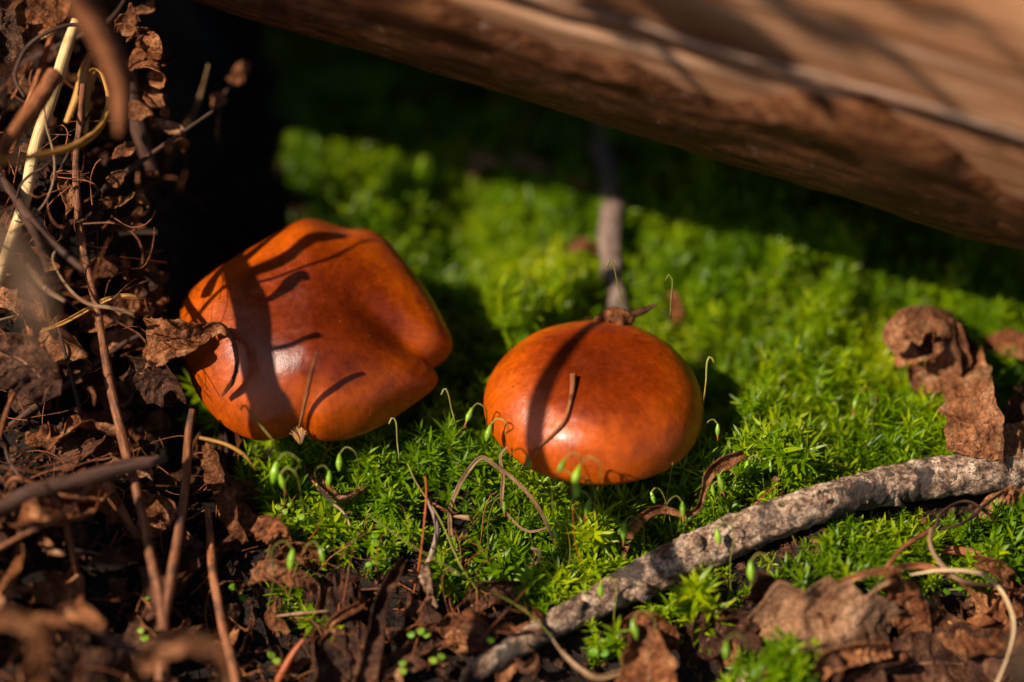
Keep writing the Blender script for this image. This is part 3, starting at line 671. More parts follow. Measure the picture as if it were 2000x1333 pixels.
leaf('crumbled brown leaf lump at the edge of the moss clump', G_([(490, 1050, .3), (520, 1030, .6), (545, 1040, .6), (560, 1070, .3)]), [.1, .25, .25, .12], 'leaf', 1.2, -FW, seed=33, ruffle=.15, wrinkle=.1)
leaf('pinkish brown leaf piece beside the crumbled leaf lump', G_([(545, 1100, .2), (580, 1080, .5), (605, 1085, .5), (620, 1110, .2)]), [.1, .22, .2, .1], 'leaf', .8, -FW, seed=34, ruffle=.1, wrinkle=.08)
leaf('dark brown leaf shred lying under the loop of dry grass', G_([(915, 1190, .2), (950, 1160, .5), (990, 1150, .5), (1020, 1140, .3)]), [.12, .22, .2, .06], 'leaf_dark', .7, -FW, seed=35)
leaf('pale husk hanging upright over the soil beside the rolled leaf', G_([(832, 1100, .6), (836, 1140, .7), (842, 1180, .5), (838, 1225, .2)]), [.04, .1, .12, .05], 'leaf_pale', .8, -FW, seed=36, jag=.6, rib=False)
# bits at the back of the moss
leaf('pale pinkish leaf scrap on the crest of the back moss', G_([(915, 345, .8), (940, 308, 1.2), (975, 318, 1.0)]), [.1, .2, .06], 'leaf_pale', .6, -FW, seed=37)
leaf('pinkish brown bark-like leaf strip beside the pale scrap on the back moss', G_([(985, 318, .9), (1030, 318, 1.1), (1070, 335, 1.0), (1085, 350, .8)]), [.08, .14, .14, .06], 'leaf_pale', .9, -FW, seed=38)
leaf('russet leaf crumble on the moss next to the thick pale twig', G_([(1092, 372, .8), (1120, 358, 1.0), (1150, 365, .9)]), [.1, .18, .1], 'leaf_orange', .9, -FW, seed=39)
leaf('orange leaf crumb by the middle of the thick pale twig', G_([(1110, 488, .8), (1140, 476, 1.0), (1168, 490, .8)]), [.05, .13, .07], 'leaf_orange', .7, -FW, seed=40)
leaf('brown scrap stuck upright in moss beside the round mushroom', G_([(1318, 650, .5), (1322, 605, .9), (1310, 570, 1.0)]), [.08, .12, .06], 'leaf', .6, -FW, seed=41)

# ------------------------------------------------------------------ dry grass loops and stems
def ribbon(label, pts, w, mat='grass', name='bent_straw', cat='straw', group=None, curl=1.0, n=90, seed=0, hint=None):
    return add(name, sheet(pts, w, curl, -FW if hint is None else hint, n, 4, .006, 2, .006, 0, .05, 0, .014, seed)[0], M[mat], label, cat, group)
def stem(label, pts, r, mat='stalk', name='thin_stalk', cat='stalk', group=None, n=60, seg=8, bump=.15, seed=0):
    return add(name, tube(pts, r, n, seg, bump, 8, .25, seed), M[mat], label, cat, group)

ribbon('dry tan grass blade bent into an open loop in front of the round mushroom', D_([(1088, 1090, .2), (1078, 1050, -.1), (1068, 1024, -.2), (1045, 981, -.3), (1006, 938, -.4), (965, 908, -.4), (941, 894, -.4), (918, 915, -.4), (899, 945, -.3), (882, 985, -.2), (879, 1015, -.1), (885, 1055, 0), (917, 1098, 0), (959, 1119, 0), (995, 1121, 0), (1024, 1108, 0), (1045, 1082, -.2), (1038, 1070, -.3)]),
       [.012, .015, .025, .04, .04, .035, .04, .04, .045, .04, .04, .045, .05, .05, .05, .05, .04, .02], 'grass', n=170, seed=51)
ribbon('short curled grass stub hanging below the open grass loop', D_([(1038, 1070, -.3), (1054, 1078, -.3), (1050, 1098, -.3), (1034, 1106, -.3), (1052, 1128, -.3), (1065, 1170, -.3), (1056, 1208, -.2)]), [.02, .03, .03, .05, .07, .06, .01], 'grass', n=80, seed=52)
ribbon('thin kinked grass blade dropping from the rim of the round mushroom', D_([(992, 871, -.4), (978, 892, -.4), (983, 931, -.3), (981, 981, -.2), (995, 1009, -.1), (1031, 1038, -.1), (1077, 1028, -.1)]), [.02, .03, .035, .03, .025, .025, .012], 'grass', n=90, seed=53)
ribbon('pale straw grass blade arching over the leaves at the litter edge', G_([(1777, 1123, .9), (1841, 1114, 1.2), (1912, 1119, 1.3), (1947, 1144, 1.3), (1972, 1186, 1.3), (1979, 1229, 1.2), (1965, 1286, 1.1), (1940, 1350, .9), (1920, 1420, .5)]), [.015, .025, .032, .036, .036, .034, .034, .036, .036], 'grass_pale', n=120, seed=54)
stem('tan grass stem curving down from the dark loop to the leaves', G_([(1820, 1034, 1.0), (1816, 1059, 1.0), (1827, 1087, 1.0), (1855, 1119, 1.0), (1887, 1137, .95), (1955, 1147, .9), (2010, 1166, .8)]), [.04, .04, .04, .035, .035, .03, .02], 'grass', 'bent_straw', 'straw', n=90, seed=55)
stem('reddish grass stem slanting from the dark loop down into the leaves', G_([(1825, 1032, 1.0), (1766, 1069, .9), (1735, 1105, .8), (1713, 1144, .6), (1688, 1192, .4)]), [.035, .045, .045, .04, .03], 'stalk', 'bent_straw', 'straw', n=90, seed=56)
stem('dark thin stem looping up behind the end of the branch', G_([(1827, 1030, 1.0), (1837, 1005, 1.0), (1866, 984, .9), (1894, 981, .9), (1923, 998, .8), (1947, 1016, .6), (1990, 1010, .3)]), [.03, .03, .028, .028, .028, .025, .02], 'stalk_dark', 'bent_straw', 'straw', n=90, seed=57)
stem('second dark stem crossing under the dark loop', G_([(1832, 1036, .9), (1876, 1024, .9), (1905, 1006, .9), (1920, 990, .9), (1960, 960, .6)]), [.02, .025, .025, .025, .02], 'stalk_dark', 'bent_straw', 'straw', seed=58)
ribbon('broad brown grass blade arched low over the moss before the leaves', G_([(1600, 1190, .3), (1632, 1147, .7), (1671, 1126, .9), (1724, 1114, 1.0), (1795, 1105, 1.0), (1866, 1126, .9), (1901, 1162, .8), (1932, 1198, .5)]), [.05, .07, .07, .06, .06, .06, .05, .03], 'stalk', n=110, seed=59)
ribbon('fine tan grass blade curving along the broad brown blade', G_([(1670, 1195, .4), (1695, 1165, .8), (1735, 1138, 1.0), (1775, 1145, 1.0), (1820, 1180, .8)]), [.02, .035, .035, .03, .02], 'grass', n=80, seed=60)
ribbon('golden-brown withered strap bending from the branch along the bottom litter', G_([(1077, 1243, .9), (1083, 1255, .9), (1102, 1279, .8), (1137, 1311, .8), (1173, 1324, .8), (1233, 1304, .7), (1262, 1296, .5)]), [.015, .035, .05, .055, .06, .05, .02], 'grass', n=90, seed=61, curl=1.2)
stem('long yellow-red stem running from the moss to the withered strap', G_([(714, 1002, 1.2), (799, 1062, 1.3), (870, 1105, 1.3), (924, 1137, 1.2), (998, 1176, 1.1), (1040, 1205, 1.0), (1079, 1245, .9)]), [.010, .012, .013, .013, .014, .016, .02], 'seta', seed=62, n=100)
stem('thin red-brown stem crossing the dark soil hollow', G_([(796, 906, 1.2), (814, 945, 1.2), (856, 1009, 1.1), (888, 1080, .9), (906, 1116, .8), (960, 1190, .2)]), [.011, .012, .012, .012, .012, .010], 'seta', seed=63, n=80)
stem('upright red thread-like stem over the soil hollow', G_([(831, 931, 1.3), (832, 981, 1.2), (821, 1087, .8), (807, 1165, .2)]), [.013, .015, .015, .013], 'red', seed=64)
stem('grey dead twig standing in the soil hollow', G_([(833, 972, 1.1), (853, 1027, .9), (846, 1073, .6), (824, 1130, .2)]), [.02, .035, .045, .07], 'twig_grey', seed=65)
stem('pale tan chip of straw lying in the soil hollow', G_([(885, 1008, .3), (915, 1012, .35), (946, 1017, .3)]), [.03, .05, .03], 'grass', 'straw_chip', 'straw chip', seed=66)
stem('brown straw splinter pointing into the soil hollow', G_([(838, 978, .5), (865, 995, .5), (892, 1003, .4)]), [.02, .03, .015], 'stalk', 'straw_chip', 'straw chip', seed=67)
stem('white glassy rootlet curving out of the C-shaped leaf', D_([(618, 945, -.4), (632, 965, -.4), (647, 981, -.4), (672, 1002, -.3), (686, 1032, -.2)]), [.02, .025, .025, .025, .02], 'grass_pale', 'rootlet', 'rootlet', seed=68)
stem('orange-red pine needle stub slanting up from the litter', G_([(520, 1370, .3), (545, 1325, .6), (572, 1278, .8), (594, 1249, .9)]), [.06, .065, .06, .03], 'red', 'needle_stub', 'needle', seed=69)
stem('tan straw lying across the litter beside the grey bark strip', G_([(540, 1204, .5), (590, 1198, .6), (640, 1194, .5)]), [.02, .03, .02], 'grass', 'straw_chip', 'straw chip', seed=70)
stem('brown blade curving out below the wavy mushroom', G_([(390, 855, .6), (440, 868, .7), (478, 890, .7), (500, 920, .5)]), [.03, .035, .035, .015], 'amber', 'bent_straw', 'straw', seed=71)
stem('amber stem lying on the litter in front of the grey root twig', G_([(870, 1150, .2), (830, 1140, .5), (800, 1135, .4)]), [.02, .03, .02], 'stalk', 'straw_chip', 'straw chip', seed=72)
ribbon('dead grey leaf curl lying at the bottom edge in the moss', G_([(1440, 1332, .4), (1470, 1322, .5), (1500, 1335, .4)]), [.05, .09, .05], 'grass_pale', n=30, seed=73)

# ------------------------------------------------------------------ the heap of dead stalks
HG = 'stalks in the heap of dead stalks'
def heap(label, pts, r, mat, seed, n=110, seg=12, bump=.14, group=None):
    return add('dead_stalk', tube(pts, r, n, seg, bump, 6, .2, seed, grooves=5), M[mat], label, 'stalk', group)
heap('long thin reddish stalk standing in front of the heap, beside the wavy mushroom', D_([(162, 165, .3), (155, 253, .2), (149, 304, .1), (149, 371, 0), (157, 450, 0), (165, 497, 0), (182, 572, -.1), (196, 639, -.15), (206, 700, -.2), (219, 768, -.3), (245, 880, -.7), (262, 938, -.9), (282, 1026, -1.2), (299, 1111, -1.5), (316, 1186, -1.7), (318, 1254, -1.8), (316, 1330, -1.9)]),
     [.05, .055, .055, .06, .065, .065, .07, .07, .08, .08, .085, .085, .09, .09, .1, .11, .11], 'stalk', 80, n=260, bump=.2)
heap('thin dark stalk forking off the long reddish stalk at its foot', D_([(376, 800, -.4), (368, 850, -.5), (361, 960, -1.0), (342, 1084, -1.4), (325, 1186, -1.7), (316, 1250, -1.8)]), [.05, .07, .075, .08, .085, .06], 'stalk', 81)
heap('broken red-brown stalk leaning away at the edge of the litter', D_([(405, 990, -.5), (410, 1040, -.6), (416, 1118, -1.2), (435, 1220, -1.5), (455, 1300, -1.8), (470, 1380, -2.0)]), [.05, .07, .075, .075, .08, .08], 'stalk', 82)
heap('bright pale straw-coloured stalk leaning on the heap', D_([(150, 40, .6), (132, 88, .5), (101, 189, .3), (68, 290, 0), (50, 385, -.2), (22, 470, -.3), (-10, 560, -.5)]), [.09, .105, .105, .105, .105, .1, .1], 'straw', 83, bump=.05)
heap('thick blurred brown stalk hanging over the heap', D_([(140, -40, -5.5), (160, 10, -5.2), (189, 57, -5), (216, 111, -4.8), (233, 162, -4.6), (236, 220, -4.4), (232, 262, -4.2)]), [.2, .2, .19, .18, .15, .12, .05], 'stalk', 84)
heap('thick broken brown stalk with a frayed end beside the pale stalk', D_([(108, 150, -1.0), (88, 178, -1.2), (51, 230, -1.7), (0, 300, -2.4), (-50, 370, -3.0)]), [.16, .15, .13, .12, .12], 'stalk', 85, bump=.3)
ribbon('amber grass blade curving like a bow across the heap', D_([(168, 260, 1.2), (176, 150, .9), (196, 138, .2), (211, 175, -.2), (212, 215, -.4), (190, 256, -.7), (142, 287, -1.4), (68, 305, -2.2), (-20, 316, -3.2)]), [.04, .06, .05, .06, .07, .07, .06, .06, .06], 'amber', n=120, seed=86)
heap('amber flat stalk standing behind the thick blurred stalk', D_([(178, 105, .9), (165, 140, .9), (150, 190, .9), (130, 240, .9)]), [.07, .09, .07, .05], 'amber', 87, bump=.05)
heap('grey-brown rough stalk lying level across the front of the heap', D_([(-40, 1012, -1.9), (20, 985, -1.7), (68, 962, -1.6), (153, 938, -1.4), (238, 914, -1.2), (326, 897, -1.1)]), [.13, .13, .13, .125, .11, .07], 'stalk_dark', 88, bump=.25)
ribbon('thin curled tendril crossing the long reddish stalk', D_([(118, 484, -.6), (108, 490, -.6), (103, 508, -.6), (118, 541, -.6), (145, 575, -.6), (176, 595, -.6), (219, 602, -.6), (262, 615, -.5)]), [.015, .02, .02, .025, .03, .03, .03, .015], 'grass', n=90, seed=89, curl=.9)
ribbon('orange grass blade passing behind the long reddish stalk', D_([(80, 648, -.2), (125, 630, 0), (176, 602, .3), (209, 585, .3), (243, 577, .3), (268, 579, .4)]), [.02, .04, .04, .04, .035, .02], 'amber', n=70, seed=90)
stem('wiry grey grass stem bowing in front of the pale stalk', D_([(86, 200, -.5), (90, 245, -.5), (100, 280, -.5), (107, 320, -.5), (103, 360, -.5), (85, 400, -.6), (55, 430, -.8), (20, 455, -1)]), [.015, .02, .022, .022, .022, .02, .018, .015], 'grass', 'bent_straw', 'straw', seed=91, n=80)
stem('second wiry grass stem crossing the pale stalk', D_([(104, 310, -.5), (85, 328, -.6), (62, 340, -.6), (42, 360, -.7), (28, 400, -.8), (10, 450, -1)]), [.012, .02, .022, .02, .02, .015], 'stalk_dark', 'bent_straw', 'straw', seed=92, n=80)
stem('dark hairy stem arching from the top of the pale stalk', D_([(160, 50, -.3), (130, 50, -.4), (90, 65, -.5), (55, 90, -.5), (35, 125, -.6), (30, 155, -.6), (48, 190, -.7)]), [.04, .035, .035, .04, .04, .035, .02], 'stalk_dark', 'bent_straw', 'straw', seed=93, n=80)
heap('short pale glossy stalk stub pointing at the wavy mushroom', D_([(218, 462, 1.2), (245, 453, 1.2), (275, 452, 1.2), (306, 454, 1.3)]), [.04, .055, .055, .045], 'straw', 94, n=40, bump=.04)
heap('dark stalk sloping down the back of the heap', D_([(255, 165, 1.5), (268, 240, 1.5), (285, 300, 1.6), (300, 340, 1.7)]), [.13, .16, .14, .1], 'stalk_dark', 95)
heap('thick red-brown stalk lit at the foot of the heap', D_([(200, 930, -.4), (225, 980, -.5), (255, 1030, -.6), (270, 1050, -.6)]), [.1, .1, .08, .05], 'stalk', 96)
leaf('coiled dry leaf rolled up like a spring on the heap', D_([(268, 84, .7), (284, 76, .3), (300, 86, .1), (300, 106, .3), (280, 110, .7), (272, 124, .7), (296, 128, .2), (318, 138, .2), (316, 156, .7), (290, 160, .8)]), [.1, .14, .15, .15, .17, .18, .18, .18, .15, .06], 'leaf', .4, RT, n=80, m=6, seed=97, rib=False)
leaf('broad speckled brown leaf folded at the top of the heap', D_([(-20, 90, .6), (40, 60, .5), (80, 25, .6), (130, -15, .8)]), [.3, .45, .42, .2], 'leaf', [.6, .8, .5], -FW + RT * .2, seed=98, ruffle=.12)
leaf('brown leaf with a red edge lying on the outer rim of the heap', D_([(10, 20, .2), (8, 60, .1), (14, 100, 0), (5, 150, 0)]), [.15, .25, .28, .1], 'leaf_dark', .7, -FW + RT * .5, seed=99)
leaf('brown shrivelled leaf hanging beneath the hooked leaf', D_([(250, 720, .3), (285, 735, .1), (320, 760, 0), (350, 790, .2)]), [.2, .38, .36, .12], 'leaf_dark', .9, -FW, seed=100, ruffle=.15, wrinkle=.08)
leaf('twisted brown leaf behind the hooked leaf', D_([(150, 640, .8), (200, 620, .7), (260, 600, .8), (300, 612, .9)]), [.1, .28, .26, .1], 'leaf', 1.1, -FW, seed=101, ruffle=.15)
leaf('tan curled scrap lying between the hooked leaf and the dark hollow', D_([(285, 480, 1.8), (290, 520, 1.7), (298, 560, 1.5), (312, 600, 1.4)]), [.08, .13, .2, .1], 'leaf_orange', .9, -FW, seed=102)
leaf('dark leathery leaf lying low beside the grey-brown rough stalk', D_([(-10, 690, -.6), (30, 700, -.8), (70, 730, -.9), (100, 780, -.8)]), [.3, .5, .45, .2], 'leaf_dark', .7, -FW, seed=103, ruffle=.12)
leaf('arched pale leaf edge blurred at the bottom of the litter', D_([(275, 1310, -4.2), (315, 1270, -4.6), (360, 1252, -4.8), (405, 1262, -4.7), (432, 1300, -4.5), (440, 1360, -4.2)]), [.12, .2, .2, .17, .12, .08], 'leaf_orange', 1.0, -FW, seed=104)
leaf('blurred orange-brown leaf curving at the corner of the litter', D_([(-30, 1215, -4.5), (10, 1205, -4.6), (60, 1225, -4.6), (75, 1290, -4.4), (70, 1380, -4.0)]), [.15, .2, .18, .17, .14], 'leaf', .8, -FW, seed=105)
leaf('blurred brown leaf arching inside the corner litter', D_([(60, 1205, -3.8), (120, 1220, -4), (145, 1270, -4), (150, 1360, -3.8)]), [.06, .1, .1, .08], 'leaf', .8, -FW, seed=106)
leaf('lumpy tan leaf bud in the dark litter', D_([(125, 1195, -2.8), (165, 1195, -3), (205, 1225, -3)]), [.1, .22, .1], 'leaf_orange', 1.2, -FW, seed=107)
heap('dark stalk lying from the lumpy leaf bud towards the forked stalks', D_([(190, 1235, -3), (230, 1258, -3), (280, 1280, -3)]), [.08, .08, .07], 'stalk_dark', 108)
leaf('large soft blurred leaf close above the heap', D_([(-60, 440, -8.5), (10, 470, -9.5), (75, 560, -10), (90, 690, -10.5)]), [.12, .2, .27, .08], 'leaf_pale', .8, -FW, seed=109)
leaf('pale brown leaf blurred at the bottom corner of the leaf litter', [np.array(F(2040, 1440, -8.5)), F(2000, 1360, -9.5), F(1985, 1300, -10), F(2005, 1235, -10)], [.35, .4, .33, .1], 'leaf_pale', .6, -FW, seed=110)

LM = [('the bright pale stalk', 85, 250), ('the broken brown stalk', 50, 240), ('the coiled dry leaf', 295, 115), ('the amber bow of grass', 200, 220), ('the long reddish stalk', 165, 480), ('the short pale stub', 262, 455), ('the curled tendril', 130, 550), ('the hooked leaf', 330, 665),
      ('the dark leathery leaf', 40, 710), ('the shrivelled hanging leaf', 300, 750), ('the rough level stalk', 150, 940), ('the forked stalks', 320, 1150), ('the broken red-brown stalk', 425, 1160), ('the leaf rolled lengthwise', 440, 960), ('the lumpy leaf bud', 165, 1200), ('the speckled folded leaf', 60, 60),
      ('the arched pale leaf edge', 350, 1265), ('the corner leaf', 60, 1260), ('the dark sloping stalk', 280, 260), ('the orange needle stub', 565, 1290), ('the grey bark strip', 655, 1230), ('the rolled purple-brown leaf', 745, 1200), ('the cupped brown leaf', 905, 1240), ('the pale husk', 838, 1150),
      ('the withered strap', 1110, 1290), ('the fibrous leaf scrap', 560, 1130), ('the branch foot', 985, 1280), ('the pale-ribbed leaf', 1265, 1280), ('the large crumpled leaf', 1600, 1210), ('the triangular leaf', 1765, 1160), ('the rolled orange leaf', 1650, 1290), ('the wide dark leaf', 1850, 1300),
      ('the orange-ribbed leaf', 1900, 1220), ('the pale arching grass', 1970, 1200), ('the dark crumpled leaf', 1410, 1250), ('the bark branch', 1450, 1040), ('the leaf strip', 1330, 1000), ('the grass loop', 950, 1010), ('the round cap', 1170, 880), ('the wavy cap', 600, 850), ('the kinked grass', 985, 950), ('the C-shaped leaf', 650, 940), ('the soil hollow', 870, 1040), ('the russet leaf', 1900, 870), ('the star-leaved moss clump', 1290, 1150)]
def near(px, py):
    return min(LM, key=lambda q: (q[1] - px) ** 2 + (q[2] - py) ** 2)[0]
LOOK = {'leaf': 'brown', 'leaf_dark': 'dark brown', 'leaf_tan': 'tan', 'leaf_orange': 'russet', 'stalk': 'red-brown', 'stalk_dark': 'blackish', 'grass': 'tan'}
heap('thin bare twig holding two leaf scraps up in the dark hollow', [PG(430, 330, -.2), F(425, 260, 2.6), F(432, 198, 2.25), F(452, 165, 2.4), F(472, 138, 2.62)], [.05, .045, .04, .035, .02], 'stalk_dark', 120, n=60)
# random smaller stalks and leaf scraps filling the heap
r2 = np.random.default_rng(11)
def heap_point():
    for _ in range(100):
        px, py = r2.uniform(-120, 470), r2.uniform(-120, 1420)
        lim = 330 if py < 560 else (350 if py < 850 else 470)
        if px < lim: return px, py
for i in range(70):
    px, py = heap_point(); b = PG(px, py, r2.uniform(-.1, .5))
    d = unit(np.array([r2.normal(0, .5), r2.normal(.2, .7), r2.uniform(-.05, .75)])); L = r2.uniform(1.2, 3.6)
    side = r2.normal(0, .25, 3)
    e = b + d * L
    if S(e)[0] > 420 and py < 900: continue
    if py > 840 and (190 < px < 470 or 190 < S(e)[0] < 470) : continue
    r = r2.uniform(.02, .075); mk = ['stalk', 'stalk_dark', 'stalk_dark', 'stalk', 'grass', 'stalk'][i % 6]
    add('dead_stalk', tube([b - d * .3, b + d * L * .35 + side * .3, b + d * L * .7 + side * .5, e], [r, r * 1.1, r, r * .6], 30, 7, .2, 7, .3, i), M[mk], '%s %s dead stalk %s %s' % ('stout' if r > .05 else 'thin', LOOK[mk], 'standing up beside' if d[2] > .45 else 'lying beside', near(px, py)), 'stalk', HG)
def scrap(c, i, size, name, label, cat, group, mats, rr):
    d = unit(rr.normal(0, 1, 3) * [1, 1, .5]); nrm = unit(rr.normal(0, .6, 3) + [-.2, -.4, .9]); L = size * rr.uniform(.7, 1.5)
    s_ = unit(np.cross(d, nrm))
    pts = [c - d * L * .5, c - d * .1 * L + nrm * rr.uniform(-.1, .25) * L, c + d * .25 * L + s_ * rr.normal(0, .15) * L + nrm * rr.uniform(-.1, .25) * L, c + d * .5 * L + s_ * rr.normal(0, .25) * L]
    w = size * rr.uniform(.18, .42)
    mesh = sheet(pts, [w * .2, w, w * .9, w * .15], [rr.uniform(.2, 1.2), rr.uniform(.4, 1.8), rr.uniform(.2, 1.4)], nrm, 18, 8, .12 * size, 2.5, .06 * size, .01, .3, 0, .014, i)[0]
    mk = mats[i % len(mats)]; sp_ = S(c)
    add(name, mesh, M[mk], '%s %s leaf scrap %s' % ('broad' if w > .3 else ('narrow' if w < .15 else 'small'), ('twisted ' if L > size * 1.2 else 'crumpled ') + LOOK[mk], label + ' ' + near(sp_[0], sp_[1])), cat, group)
for i in range(120):
    px, py = heap_point(); c = PG(px, py, r2.uniform(.05, .55))
    scrap(c, i, r2.uniform(.5, 1.2), 'leaf_scrap', 'in the heap by', 'leaf scrap', 'leaf scraps in the heap of dead stalks', ['leaf', 'leaf_dark', 'leaf', 'leaf', 'leaf_dark', 'leaf_orange'], r2)
for i, (px, py, d) in enumerate(((262, 40, .5), (285, 20, .8), (250, 62, .2), (270, 70, .3), (300, 200, .9), (318, 130, .9), (275, 215, .8), (330, 250, 1.2), (345, 285, 1.3), (300, 345, 1.2), (285, 385, 1.1), (270, 425, 1.2), (300, 500, 1.3), (290, 560, 1.3), (318, 600, 1.0), (240, 300, .5), (225, 350, .5), (215, 400, .7), (250, 520, .8), (430, 195, 2.2), (470, 140, 2.6))):
    scrap(F(px, py, d), i + 500, r2.uniform(.35, .65), 'leaf_scrap', 'at the heap edge by', 'leaf scrap', 'leaf scraps in the heap of dead stalks', ['leaf_orange', 'leaf', 'leaf'], r2)
for i in range(70):
    px, py = r2.uniform(440, 1060), r2.uniform(1110, 1420)
    if py < 1130 + abs(px - 700) * .12: continue
    c = PG(px, py, r2.uniform(.0, .3))
    scrap(c, i + 200, r2.uniform(.35, .9), 'leaf_scrap', 'on the open soil by', 'leaf scrap', 'leaf scraps on the open soil', ['leaf_dark', 'leaf', 'leaf_dark', 'leaf_dark', 'leaf_orange'], r2)
for i in range(46):
    px, py = r2.uniform(1380, 2150), r2.uniform(1180, 1420); c = PG(px, py, r2.uniform(0, .25))
    scrap(c, i + 300, r2.uniform(.4, 1.0), 'leaf_scrap', 'on the ground by', 'leaf scrap', 'leaf scraps under the crumpled leaves', ['leaf_dark', 'leaf', 'leaf', 'leaf_dark'], r2)

# ------------------------------------------------------------------ tall dry stems beside the picture that throw the shadow bands
def back(p, t): return np.asarray(p) + SUN * t
tg = 'tall dry stems leaning over the mushrooms'
a_, b_ = on_cap(MR, 1150, 640), on_cap(MR, 1045, 850)
add('tall_straw', sheet([np.array([-15, -17, g1(-15, -17) - .2]), np.array([-13.6, -14, 8]), back(b_, 15.8) + [-.6, -1.8, -1.0], back(b_, 16), back((a_ + b_) / 2, 16.1), back(a_, 16), back(a_, 16) + [.6, 1.4, -.2]], [.2, .2, .17, .2, .24, .2, .03], .6, (.6, .42, -.68), 80, 4, .01, 2, .01, 0, .05, 0, .02, 5)[0], M['grass'], 'tall dry grass blade leaning towards the round mushroom', 'straw', tg)
# stalk whose shadow falls down the wavy cap, with side twigs
tl = [on_cap(ML, 545, 860), on_cap(ML, 512, 760), on_cap(ML, 492, 640), on_cap(ML, 475, 560), on_cap(ML, 458, 505)]
sp = [back(tl[0], 8.0), back(tl[1], 7.9), back(tl[2], 7.7), back(tl[3], 7.5), back(tl[4], 7.3)]
dirn = unit(sp[0] - sp[2]); root = sp[0] + dirn * 3
for _ in range(60):
    if root[2] < g1(root[0], root[1]) - .2: break
    root = root + np.array([-.12, -.1, -.25])
so_ = empty('tall_stalk', root, 'tall broad dead stalk with short side twigs standing beside the heap', 'stalk', tg)
add('main_stem', tube([root, (root + sp[0]) / 2 + [-.2, 0, .3]] + sp + [sp[-1] + (sp[-1] - sp[-2]) * .8], [.3, .3, .3, .32, .33, .3, .26, .12], 90, 16, .1, 5, .2, 61), M['stalk'], parent=so_)
for pts, rr_, sd in (([(492, 690), (560, 675), (622, 655)], [.05, .05, .07], 1), ([(480, 610), (540, 575), (585, 535), (600, 545)], [.05, .06, .14, .05], 2), ([(480, 560), (560, 535), (640, 505), (730, 470)], [.03, .03, .03, .02], 3), ([(470, 540), (560, 500), (660, 460)], [.13, .14, .10], 4), ([(462, 520), (520, 470), (560, 440)], [.12, .1, .06], 5), ([(440, 560), (400, 600), (365, 640)], [.05, .05, .03], 6)):
    t_ = 7.7 if sd != 4 else 10
    add('side_twig', tube([back(on_cap(ML, a, b), t_ - .02 * i) for i, (a, b) in enumerate(pts)], rr_, 40, 8, .2, 6, .3, sd), M['stalk'], parent=so_)
# blades that streak the log with shadow
for i, (px, py, t_, px2, py2, w) in enumerate(((1270, -30, 24, 1760, 330, .9), (1480, -30, 26, 1960, 300, .36), (1110, -40, 23, 1520, 300, .6), (1700, -40, 28, 2060, 190, .22))):
    def lp(px, py):
        # point on the front of the log under a pixel
        d = unit(raydir(px, py)); o_ = CAM - A0; dd = d - dl * (d @ dl); oo = o_ - dl * (o_ @ dl)
        A_ = dd @ dd; B_ = 2 * dd @ oo; C_ = oo @ oo - RL ** 2; return CAM + d * ((-B_ - math.sqrt(max(0, B_ * B_ - 4 * A_ * C_))) / (2 * A_))
    p0, p1 = back(lp(px, py), t_), back(lp(px2, py2), t_)
    dsh = unit(p0 - p1); rt_ = np.array([-24.0 + 2.0 * i, 15 + 1.5 * i, 0]); rt_[2] = g1(rt_[0], rt_[1]) - .2
    add('tall_straw', sheet([rt_, rt_ * .7 + p0 * .3 + [-1, 3, 9], p0 + dsh * 6 + [0, 1.5, 1.5], p0, (p0 + p1) / 2 + [0, 0, .4], p1], [w, w, w, w, w * .8, .04], .3, np.tile([.64, .27, -.72], (6, 1)), 80, 4, .01, 2, .01, 0, .05, 0, .02, i)[0], M['grass'],
        ('wide tall dry grass blade arching over the log from behind', 'second tall dry grass blade over the log beside the wide one', 'tall dry grass blade over the log nearest the heap', 'tallest dry grass blade over the thick end of the log')[i], 'straw', tg)

# ------------------------------------------------------------------ moss
def inpoly(px, py, poly):
    r = np.zeros(px.shape, bool); n = len(poly)
    for i in range(n):
        (x1, y1), (x2, y2) = poly[i], poly[(i + 1) % n]
        c = ((y1 > py) != (y2 > py)) & (px < (x2 - x1) * (py - y1) / (y2 - y1 + 1e-9) + x1); r ^= c
    return r
def moss_density(x, y):
    s_ = S(np.stack([x, y, G(x, y)], -1)); px, py = s_[..., 0], s_[..., 1]
    j = np.where(y < -2.5, 26, 60) * fbm(np.stack([x * 1.3, y * 1.3, x * 0], -1), 3, 71); px = px + j; py = py + j * .7
    d = np.zeros(px.shape)
    d[inpoly(px, py, [(400, -700), (2700, -700), (2700, 1030), (1650, 1060), (1500, 1130), (1480, 1180), (1330, 1260), (1150, 1310), (1040, 1260), (1000, 1140), (935, 1090), (925, 990), (820, 985), (800, 1090), (740, 1140), (650, 1120), (560, 1060), (500, 970), (480, 880), (400, 780), (560, 560), (600, 430), (560, 300), (540, 60)])] = 1
    d[inpoly(px, py, [(1420, 1090), (1600, 1040), (2700, 1030), (2700, 1150), (1900, 1150), (1700, 1170), (1560, 1150), (1450, 1150)])] = .85
    d[inpoly(px, py, [(1360, 1130), (1560, 1050), (1650, 1060), (1600, 1150), (1440, 1160)])] = 1
    d[inpoly(px, py, [(1390, 1290), (1560, 1290), (1590, 1340), (1600, 1500), (1390, 1500)])] = .9
    d[inpoly(px, py, [(540, 1140), (640, 1130), (640, 1210), (540, 1230)])] = .8
    d[inpoly(px, py, [(850, 1080), (930, 1100), (930, 1170), (850, 1170)])] = .6
    d[inpoly(px, py, [(820, 960), (940, 960), (940, 1085), (850, 1085)])] = .05
    d[inpoly(px, py, [(1185, 1215), (1350, 1215), (1360, 1500), (1170, 1500)])] *= .15
    gap = vnoise(np.stack([x * .75, y * .75, x * 0], -1), 77)
    return d * np.where(gap < -.6, .75, 1)
